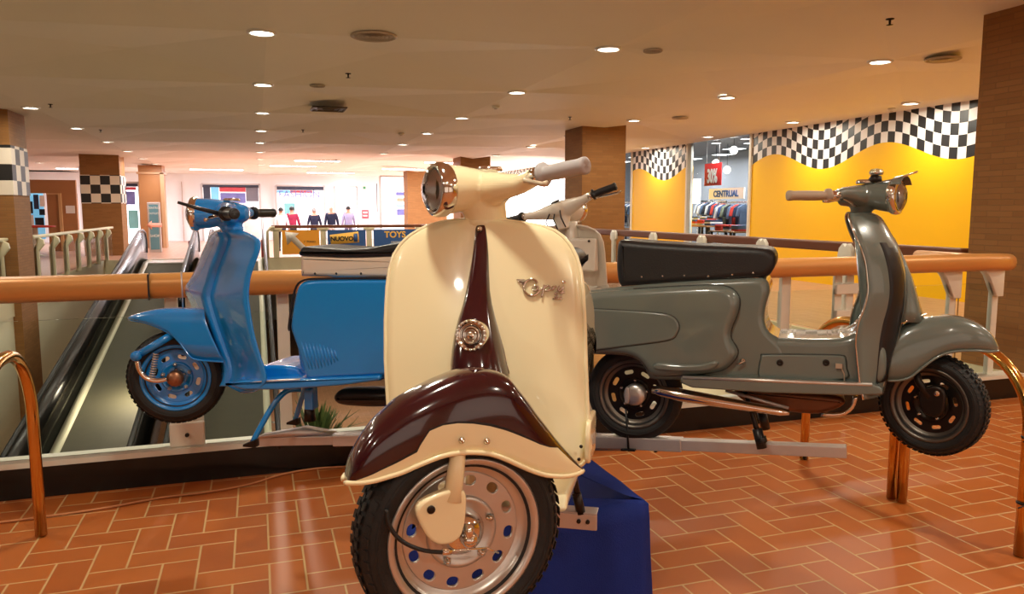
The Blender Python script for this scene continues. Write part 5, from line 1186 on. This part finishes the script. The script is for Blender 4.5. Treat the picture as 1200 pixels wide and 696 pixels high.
# ---------------------------------------------------------------- blue scooter on the left
def blue_scooter():
    R = .204; a = at_t(208, 441, 3.42); c = at_t(514, 452, 3.12); fd = a - c; fd.z = 0
    zb = a.z - R; fr = Fr((a.x, a.y, zb), fd); Yn = .17; wb = fd.length
    root = thing('motor_scooter', 'bright blue scooter facing left with cream and black seat', 'scooter', fr.M @ V((-.6, 0, 0)), 'classic scooters on the display stand')
    S = lambda px, py, y=Yn: fr.side(px, py, y)
    SM = lambda pts, y=Yn, n=3: smooth_pts([S(px, py, y) for px, py in pts], n)
    st = fr.steer(math.radians(26)); hub = (0, 0, R)
    wheel('front_wheel', st, hub, R, .082, .138, BLUE, root, slots=8, face=1, slot=(.04, .021), hub=CHROME, hubm=BLUE)
    wheel('rear_wheel', fr, (-wb, 0, R), R, .082, .138, BLUE, root, slots=8, face=1, slot=(.034, .017), tread=False)
    # central body behind the side panel, floor tunnel
    fbz = [(276, 447), (300, 432), (312, 428.5), (345, 430), (352, 436), (362, 446), (300, 452)]
    b = B(fr.M); b.slab(SM(fbz, .12, 2), -.12, .12, .015, .015, 4); link('floor_tunnel', b, BLUE, root, [WN])
    cb = [(362, 330), (460, 326), (520, 330), (540, 345), (546, 380), (542, 420), (530, 436), (500, 440), (365, 446), (348, 386)]
    b = B(fr.M); b.slab(SM(cb, .14), -.14, .14, .02, .02, 4); link('central_body', b, BLUE, root, [WN])
    pn = [(357, 329), (375, 327), (420, 326.5), (480, 326.5), (525, 330), (548, 345), (556, 380), (550, 415), (538, 432), (510, 438), (450, 441), (380, 444.5), (362, 445.5), (357, 442), (349, 414), (340, 388), (339, 383), (343, 355), (348, 336)]
    P = [S(px, py, .19) for px, py in pn]
    for sg in (1, -1):
        b = B(fr.M); b.slab(smooth_pts(P, 3), sg * .1, sg * .19, 0, .02, 6); sp_ = link('side_panel', b, BLUE, root, [WN])
        b = B(fr.M); ed = smooth_pts([(p[0], sg * .186, p[1]) for p in P[15:] + P[:4]], 3, False)
        b.tube([V(e) + V((.004, 0, .002)) for e in ed], .0045, 6); link('black_beading', b, BLKP, sp_)
        for k in range(10):
            u0 = S(353 + 4.3 * k, 400 + .12 * k * k, .19); u1 = S(363 + 3.7 * k, 434 - .13 * k * k, .19)
            b = B(fr.M); b.tube([(u0[0], sg * .187, u0[1]), ((u0[0] + u1[0]) / 2, sg * .19, (u0[1] + u1[1]) / 2), (u1[0], sg * .187, u1[1])], [.003, .0055, .003], 8); link('louvre', b, BLUE, sp_)
    # footboard
    fb = [(262, 450), (285, 446), (350, 444), (445, 440), (446, 446), (400, 452), (330, 457), (285, 457)]
    b = B(fr.M); b.slab([S(px, py, .2) for px, py in fb], -.2, .2, .01, .01, 4); fbo = link('footboard', b, BLUE, root, [WN])
    b = B(fr.M)
    for yy, dy in ((.195, 0), (.175, 0), (.155, 0)):
        p, q = S(285, 448.5, yy), S(352, 444.5, yy); b.tube([(p[0], yy, p[1]), (q[0], yy, q[1])], .005, 8)
    link('tread_strip', b, ALU, fbo)
    # leg shield seen from behind: (py, far edge px, near edge px)
    rows = [(270, 262, 280, .4), (272, 255, 287, .6), (275, 250, 295, .8), (280, 246.5, 303, .95), (290, 243, 303, 1), (305, 237, 297, 1), (320, 231.5, 292, 1), (335, 225, 290, 1), (345, 219, 290, 1), (352, 219, 291, 1), (365, 224, 293, 1), (385, 232, 297, 1), (405, 240, 303, 1), (425, 247, 310, 1), (436, 251, 309, 1), (446, 257, 298, .9), (452, 264, 282, .6)]
    b = B(fr.M); rings = []; W0 = .2
    for py, xf, xn, wf in rows:
        w = W0 * wf; hf, hn = fr.hit(xf, py, (0, -w, 0), (0, 1, 0)), fr.hit(xn, py, (0, w, 0), (0, 1, 0))
        zf_, zn = hf.z, hn.z; z = zn * .6 + zf_ * .4
        r = []
        for k in range(25):
            u = -1 + k / 12; x = hf.x + (hn.x - hf.x) * (u + 1) / 2 + .038 * (1 - abs(u) ** 2.0) + .0 
            r.append((x, w * u, z))
        rings.append(r)
    b.rings(smoothrings(rings), cap=False, closed=False); sh = link('leg_shield', b, BLUE, root, [solid(.006, 1)])
    b = B(fr.M); L = [V(r[0]) for r in rings]; R_ = [V(r[-1]) for r in rings]; b.tube(smooth_pts(L[::-1] + [V(rings[0][8]), V(rings[0][16])] + R_, 3, False), .006, 8); link('edge_roll', b, BLUE, sh)
    # column tunnel (inner ridge)
    b = B(fr.M); rr2 = []
    for r in rings[1:]:
        c_ = V(r[12]); w = .045; rr2.append([(c_.x - .004 - .05 * math.sin(PI * k / 14) ** .7, -w * math.cos(PI * k / 14), c_.z) for k in range(15)])
    b.rings(smoothrings(rr2), cap=False, closed=False); link('column_cover', b, BLUE, root, [solid(.003, 0)])
    c_ = V(rings[4][12]); b = B(fr.M); b.lathe([(.011, 0), (.011, .006), (.005, .008), (0, .008)], (V((-1, 0, 0)), V((0, 1, 0)), V((0, 0, 1))), (c_.x - .052, 0, c_.z), 14); link('steering_lock', b, CHROME, root)
    # mudguard
    top = [(246, 361), (232, 361), (220, 361), (205, 360.5), (190, 361), (178, 363), (166, 366), (157, 369), (151, 372)]
    lo = [(262, 424), (247, 423), (234, 422), (224, 419), (216, 409), (207, 397), (192, 387), (172, 379), (151, 375)]
    tp, lp = smooth_pts(top, 4, False), smooth_pts(lo, 4, False); stn = []
    for i, (t_, l_) in enumerate(zip(tp, lp)):
        q = i / (len(tp) - 1); w = .08 * max(.04, 1 - q ** 4) ** .5; x1, z1 = S(t_.x, t_.y, 0); x0, z0 = S(l_.x, l_.y, w); stn.append((x1, z1, x0, z0, w))
    b = B(fr.M); b.arch(stn, 20, .6); md = link('front_mudguard', b, BLUE, root, [solid(.003, -1)])
    b = B(fr.M); b.tube([(s[2], -s[4], s[3]) for s in stn] + [(s[2], s[4], s[3]) for s in stn][::-1], .004, 8); link('rolled_edge', b, BLUE, md)
    b = B(fr.M); p = S(214, 352, 0); b.tube([(p[0], .0, S(214, 362, 0)[1]), (p[0], 0, S(214, 318, 0)[1])], .0035, 8); link('aerial_rod', b, STEEL, md)
    # trailing link suspension
    SS = lambda px, py, y=.06: st.side(px, py, y)
    p, q = SS(160, 417), SS(204, 391); b = B(st.M); b.tube([(q[0], .055, q[1]), (p[0], .055, p[1])], .017, 12); b.lathe([(.022, .035), (.022, .075)], 'y', (p[0], 0, p[1]), 14); link('fork_arm', b, BLUE, root)
    P = [SS(px, py, .07) for px, py in ((161, 423), (164, 434), (172, 443), (184, 446), (196, 444))]; b = B(st.M); b.tube(smooth_pts([(p[0], .07, p[1]) for p in P], 4, False), .0115, 12); link('link_arm', b, CHROME, root)
    p, q = SS(183, 414), SS(178, 442); b = B(st.M); hel = [(p[0] + (q[0] - p[0]) * t / 90 + .011 * math.cos(t * .7), .062 + .011 * math.sin(t * .7), p[1] + (q[1] - p[1]) * t / 90) for t in range(91)]; b.tube(hel, .0028, 6); link('coil_spring', b, STEEL, root)
    b = B(st.M); b.lathe([(.034, .02), (.036, .05), (.03, .062), (.012, .066), (.0, .068)], 'y', (0, 0, R), 24); link('brake_drum', b, mat('bronze_hub', srgb(150, 106, 80), .35, .8), root)
    # seat
    so = [(351, 298), (351, 324), (400, 325.5), (450, 326), (510, 328), (538, 328), (542, 305), (510, 297), (450, 298), (400, 300)]
    b = B(fr.M); b.slab([S(px, py, .13) for px, py in so], -.13, .13, .02, .02, 4); ss = link('seat', b, CREAMVIN, root, [WN])
    for px in (369, 394, 423):
        x, z = S(px, 320.5, .13); b = B(fr.M); b.lathe([(.005, 0), (.004, .003), (0, .004)], (V((0, 1, 0)), V((1, 0, 0)), V((0, 0, 1))), (x, .129, z), 8); link('stud', b, DARKM, ss)
    so = [(350, 300), (351, 292), (356, 289), (380, 290.5), (405, 292), (430, 290.5), (450, 287), (480, 282), (515, 281), (540, 286), (546, 300), (525, 302), (480, 301), (420, 303), (380, 302)]
    b = B(fr.M); b.slab(smooth_pts([S(px, py, .135) for px, py in so], 3), -.137, .137, .02, .02, 5); link('seat_cushion', b, LEATHER, ss, [WN])
    # silencer, stand
    b = B(fr.M); si = [(391, 466), (395, 459), (405, 456), (440, 456), (470, 458), (478, 466), (470, 474), (440, 477), (405, 475), (395, 472)]; b.slab(smooth_pts([S(px, py, .1) for px, py in si], 3), .02, .12, .03, .03, 5); link('silencer', b, BLKP, root, [WN])
    p, q, r = S(334, 459, .1), S(318, 478, .13), S(296, 518, .17)
    b = B(fr.M); b.tube(smooth_pts([(S(345, 458, .1)[0], .05, p[1]), (p[0], .09, p[1]), (q[0], .13, q[1]), (r[0], .17, r[1])], 4, False), .012, 10); b.tube(smooth_pts([(S(345, 458, .1)[0], -.05, p[1]), (p[0], -.09, p[1]), (q[0], -.13, q[1]), (r[0], -.17, r[1])], 4, False), .012, 10); sd = link('centre_stand', b, BLUE, root)
    b = B(fr.M)
    for sg in (1, -1): b.slab([(r[0] - .02, r[1] + .015), (r[0] + .035, r[1] - .008), (r[0] + .035, r[1] - .018), (r[0] - .02, r[1] - .018)], sg * .15, sg * .19, .004, .004, 2)
    link('stand_foot', b, DARKM, sd)
    p = S(362, 455, .1); q = S(362, 480, .1); b = B(fr.M); b.box((p[0] - .02, .06, q[1]), (p[0] + .02, .11, p[1])); link('engine_mount', b, BLUE, root, [bev(.006)])
    b = B(fr.M); x, z = S(360, 486, .1); b.tube([(x, .08, z + .03), (x, .08, z - .03)], [.02, .026], 12); link('oily_pedal', b, DARKM, root)
    LBOX['blue_foot'] = fr.M @ V((r[0], .17, r[1])); LBOX['bluefr'] = fr
    # headset
    hx, hz = S(269, 250, 0)
    hs, HM = headset('headset', fr, (hx, 0, hz), math.radians(20), BLUE, root, s=1.1, sweep=.10, rise=.0, gripm=BLKP, long=.125, lampr=.06, neck=.1, ring_d=.016, half=.33, armr=.019)
    b = B(HM); b.lathe([(.03, 0), (.032, .006), (.026, .012), (0, .012)], 'z', (-.01, 0, .046), 20); link('speedometer', b, CHROME, hs)
    b = B(HM); b.tube([(-.02, .22, .0), (.05, .24, .02), (.11, .26, .04)], [.008, .007, .005], 8); link('long_lever', b, BLKP, hs)
    b = B(fr.M); b.lathe([(.04, -.03), (.046, -.02), (.046, -.005), (.04, .0)], 'z', (hx - .01, 0, V(rings[0][12]).z + .02), 20); link('steering_collar', b, BLUE, root)
    return root, fr
BLUES, BFR = blue_scooter()

# ---------------------------------------------------------------- off-white scooter at the back, facing away
def white_scooter():
    a = at_t(672, 250, 4.3); R = .2
    zb = .72; dirn = camdir(.5, 1.0); top = V((a.x, a.y, zb)); fr = Fr(top + dirn.normalized() * .26, dirn)
    root = thing('motor_scooter', 'off-white scooter facing away, mostly hidden behind the cream scooter', 'scooter', fr.M @ V((-.6, 0, 0)), 'classic scooters on the display stand')
    st = fr.steer(math.radians(-8))
    wheel('front_wheel', st, (0, 0, R), R, .085, .135, WHITEP, root, tread=False); wheel('rear_wheel', fr, (-1.0, 0, R), R, .085, .135, WHITEP, root, tread=False)
    plane = lambda z: -.3 + (.8 - z) * .25
    zt = (fr.hit(672, 264, (-.3, 0, 0), (1, 0, 0))).z
    yr = fr.hit(708, 300, (-.28, 0, 0), (1, 0, 0)).y; w = max(.17, min(.24, abs(yr)))
    rows = [(zt, -w * .3, w * .3), (zt - .008, -w * .55, w * .55), (zt - .025, -w * .76, w * .76), (zt - .05, -w * .9, w * .9), (zt - .09, -w * .98, w * .98), (zt - .15, -w, w), (zt - .35, -w, w), (.35, -w * .96, w * .96), (.22, -w * .8, w * .8)]
    shield('leg_shield', fr, rows, WHITEP, root, plane, sweep=.03, pw=2.4)
    b = B(fr.M); b.slab([(plane(zt) - .0, zt - .07), (plane(zt) - .03, zt - .07), (plane(zt) - .05, zt - .25), (plane(zt) + .02, zt - .25)], -w * .82, w * .82, .008, .008, 3); link('glovebox_lip', b, WHITEP, root, [WN])
    b = B(fr.M); b.lathe([(.006, 0), (.006, .008), (0, .01)], (V((-1, 0, 0)), V((0, 1, 0)), V((0, 0, 1))), (plane(zt) - .035, -w * .62, zt - .085), 10); link('hook', b, DARKM, root)
    b = B(fr.M); b.tube([(plane(zt) - .01, 0, zt + .02), (plane(.6) - .02, 0, .6), (plane(.25) + .1, 0, .25)], [.036, .04, .045], 14); link('steering_column', b, WHITEP, root)
    b = B(fr.M); b.slab([(-.2, .2), (-.2, .235), (-.7, .235), (-.7, .2)], -.19, .19, .008, .008, 3); link('footboard', b, WHITEP, root)
    b = B(fr.M); X = lambda x: x * .85 - 1.0
    b.slab(smooth_pts([(X(.36), .24), (X(.33), .42), (X(.34), .6), (X(.0), .62), (X(-.2), .55), (X(-.26), .42), (X(-.1), .4), (X(.1), .4), (X(.22), .3)], 4), -.15, .15, .06, .06, 6); link('rear_body', b, WHITEP, root, [WN])
    seat('seat', fr, [(X(.34), .62), (X(.36), .68), (X(.0), .7), (X(-.2), .68), (X(-.2), .63), (X(0), .62)], .12, LEATHER, root)
    stn = [(.16 - .4 * i / 12, .26 + .2 * math.sin(PI * (i / 12 * .8 + .1)), .15 - .38 * i / 12, .2 + .12 * math.sin(PI * (i / 12 * .8 + .1)), .07) for i in range(13)]
    b = B(st.M); b.arch(stn, 14, .6); link('front_mudguard', b, WHITEP, root, [solid(.003)])
    hc = fr.hit(657, 246, (-.32, 0, 0), (1, 0, 0))
    hs, HM = headset('headset', fr, (-.32, hc.y * 0 + hc.y, hc.z), math.radians(-8), WHITEP, root, s=1.1, sweep=.0, rise=.03, gripm=BLKP, neck=.1, half=.33, roll=math.radians(-15))
    b = B(HM); b.lathe([(.022, 0), (.024, .004), (0, .006)], (V((-.4, 0, .9)).normalized(), V((0, 1, 0)), V((.9, 0, .4)).normalized()), (-.035, 0, .04), 18); link('speedometer', b, BLKP, hs)
    b = B(HM)
    for y in (.0, .03, -.03): b.tube([(-.06, y, -.01), (-.09, y * 1.5, -.05), (-.07, y * 1.6, -.1)], .0035, 6)
    link('control_cables', b, BLKCAB, hs)
    b = B(fr.M); b.tube([(-.5, -.1, .22), (-.52, -.16, .0)], .011, 8); b.tube([(-.5, .1, .22), (-.52, .16, .0)], .011, 8); link('centre_stand', b, DARKM, root)
    return root, fr
WHITES, WFR = white_scooter()

# ---------------------------------------------------------------- display stand: cloth-covered plinth with steel arms
ZT = .56
x0, x1, y0, y1 = .42, 1.24, 2.27, 3.25
pl = thing('display_plinth', 'square plinth covered in deep blue cloth under the scooters', 'plinth', ((x0 + x1) / 2, (y0 + y1) / 2, 0))
b = B(); b.box((x0 + .03, y0 + .03, 0), (x1 - .03, y1 - .03, ZT - .012)); link('core_box', b, BROWNW, pl)
b = B(); pts = []
def loop(z, o, wv):
    out = []; n = 22
    C_ = [(x0, y0), (x1, y0), (x1, y1), (x0, y1)]
    for s in range(4):
        a, c = C_[s], C_[(s + 1) % 4]; d = V((c[0] - a[0], c[1] - a[1])).normalized(); nn = V((d.y, -d.x))
        for k in range(n):
            t = k / n; x = a[0] + (c[0] - a[0]) * t; y = a[1] + (c[1] - a[1]) * t; w = o + wv * math.sin(k * 1.15 + s * 2) + wv * .6 * math.sin(k * .6 + s + z * 5)
            cx, cy = (x0 + x1) / 2, (y0 + y1) / 2; r = V((x - cx, y - cy)).normalized()
            out.append((x + nn.x * w + r.x * (o * .4), y + nn.y * w + r.y * o * .4, z))
    return out
R_ = [loop(.004, .03, .010), loop(.2, .02, .008), loop(.38, .014, .005), loop(ZT - .06, .012, .003), loop(ZT - .01, .01, .002), loop(ZT, -.005, .001)]
b.rings(R_ + [loop(ZT + .002, -.03, .0), loop(ZT + .002, -.3, 0)], cap=True); link('cloth_cover', b, CLOTH, pl, [('SMOOTH', dict(factor=.4, iterations=2))])
hub = V(((x0 + x1) / 2, (y0 + y1) / 2, ZT + .004))
def arm(p_end, p_start, label, w=.03, h=.048, sleeve=.45, extra=None):
    t = thing('steel_support_arm', label, 'support arm', (p_start.x, p_start.y, p_start.z))
    d = (p_end - p_start); L = d.length; d.normalize(); s = V((-d.y, d.x, 0)).normalized(); u = s.cross(d) * -1
    if u.z < 0: u = -u
    M = Matrix.Translation(p_start) @ Matrix((d, s, u)).transposed().to_4x4()
    b = B(M); b.box((0, -w, -h), (L * sleeve, w, 0)); link('outer_tube', b, STEEL, t, [bev(.004)])
    b = B(M); b.box((L * sleeve - .02, -w + .005, -h + .006), (L, w - .005, -.004)); link('inner_tube', b, STEEL, t, [bev(.003)])
    b = B(M); b.lathe([(.008, -h - .012), (.008, -h)], 'z', (L * sleeve - .12, 0, 0), 6); b.lathe([(.008, -h - .012), (.008, -h)], 'z', (L * .85, 0, 0), 6); link('bolt', b, DARKM, t)
    return t, M, L
ga = at_t(696, 509, 3.5); gb = at_t(992, 521, 3.06)
t, M, L = arm(gb, ga, 'pale steel arm below the grey-green scooter', h=.056, sleeve=.38)
b = B(M); b.tube([(L * .16, -.036, .13), (L * .16, -.036, -.06)], .005, 8); b.box((L * .13, -.05, -.056), (L * .19, -.02, -.048)); link('hook_rod', b, BLKP, t)
b = B(); q = at_t(720, 528, 3.1)
b.slab([(-.2, -.02), (.12, .0), (.2, .02), (-.2, .03)], -.02, .02)
for v in b.bm.verts: v.co = Matrix.Translation(ga + V((.05, -.02, -.062))) @ Matrix.Rotation(-.55, 4, 'Z') @ v.co
link('gusset', b, STEEL, t)
ba = at_t(440, 507, 3.2); bb = at_t(306, 510, 3.32)
t, M, L = arm(bb, ba, 'steel arm and ramp plate below the blue scooter', sleeve=.35)
b = B(M); b.slab([(L * .35, .004), (L * .6, .03), (L * .62, .03), (L * 1.0, .002), (L * 1.1, -.03), (L * 1.1, -.04), (L * .98, -.004)], -.03, .03); link('ramp_plate', b, STEEL, t)
# arm under the front scooter with its cross bar
fs = LBOX['front_stand']; d = FFR.l
c = V((fs.x, fs.y, fs.z - .002))
t = thing('steel_support_arm', 'short steel cross bar with two bolts beside the front wheel', 'support arm', c)
Mx = Matrix.Translation(c) @ Matrix((-FFR.f, FFR.l, V((0, 0, 1)))).transposed().to_4x4()
b = B(Mx); b.box((-.01, -.42, -.045), (.0, .045, .0)); b.box((-.01, -.42, -.0), (.04, .045, .004)); link('angle_bar', b, STEEL, t, [bev(.003)])
for y in (.005, .03):
    b = B(Mx); b.lathe([(.006, -.016), (.006, -.009)], (V((1, 0, 0)), V((0, 1, 0)), V((0, 0, 1))), (0, y - .01, -.02), 8); link('bolt', b, DARKM, t)
b = B(); m0 = c + FFR.l * -.19; b.tube([m0 + V((0, 0, -.03)), V((m0.x * .5 + hub.x * .5, m0.y * .5 + hub.y * .5, m0.z - .03)), V((hub.x, hub.y, m0.z - .03))], .022, 4); link('arm_tube', b, STEEL, t)
# central mast carrying all arms
b = B(); b.box((hub.x - .05, hub.y - .05, ZT + .002), (hub.x + .05, hub.y + .05, .70)); t = thing('support_mast', 'short steel mast on the blue plinth, hidden behind the cream scooter', 'mast', hub); link('mast_tube', b, STEEL, t, [bev(.006)])
b = B(); wf = WFR.M @ V((-.52, 0, -.01)); b.tube([V((hub.x, hub.y, .66)), V((wf.x, wf.y, wf.z - .02))], .022, 4); b.box((wf.x - .2, wf.y - .02, wf.z - .03), (wf.x + .2, wf.y + .02, wf.z)); link('rear_arm', b, STEEL, t)
b = B(); b.tube([V((hub.x, hub.y, .63)), ga], .022, 4); b.tube([V((hub.x, hub.y, .63)), ba], .022, 4); link('side_arms', b, STEEL, t)

# ================================================================== VIEW
w = bpy.data.worlds.new('world'); SC.world = w; w.use_nodes = True
w.node_tree.nodes['Background'].inputs[0].default_value = (1, .85, .7, 1); w.node_tree.nodes['Background'].inputs[1].default_value = .15
SC.view_settings.view_transform = 'Standard'; SC.view_settings.look = 'None'; SC.view_settings.gamma = 1; SC.view_settings.use_curve_mapping = False
SC.view_settings.exposure = 0.0
SC.cycles.max_bounces = 7; SC.cycles.diffuse_bounces = 4; SC.cycles.glossy_bounces = 4; SC.cycles.transmission_bounces = 6; SC.cycles.transparent_max_bounces = 8
SC.cycles.use_denoising = True; SC.cycles.sample_clamp_indirect = 6; SC.cycles.caustics_reflective = False; SC.cycles.caustics_refractive = False
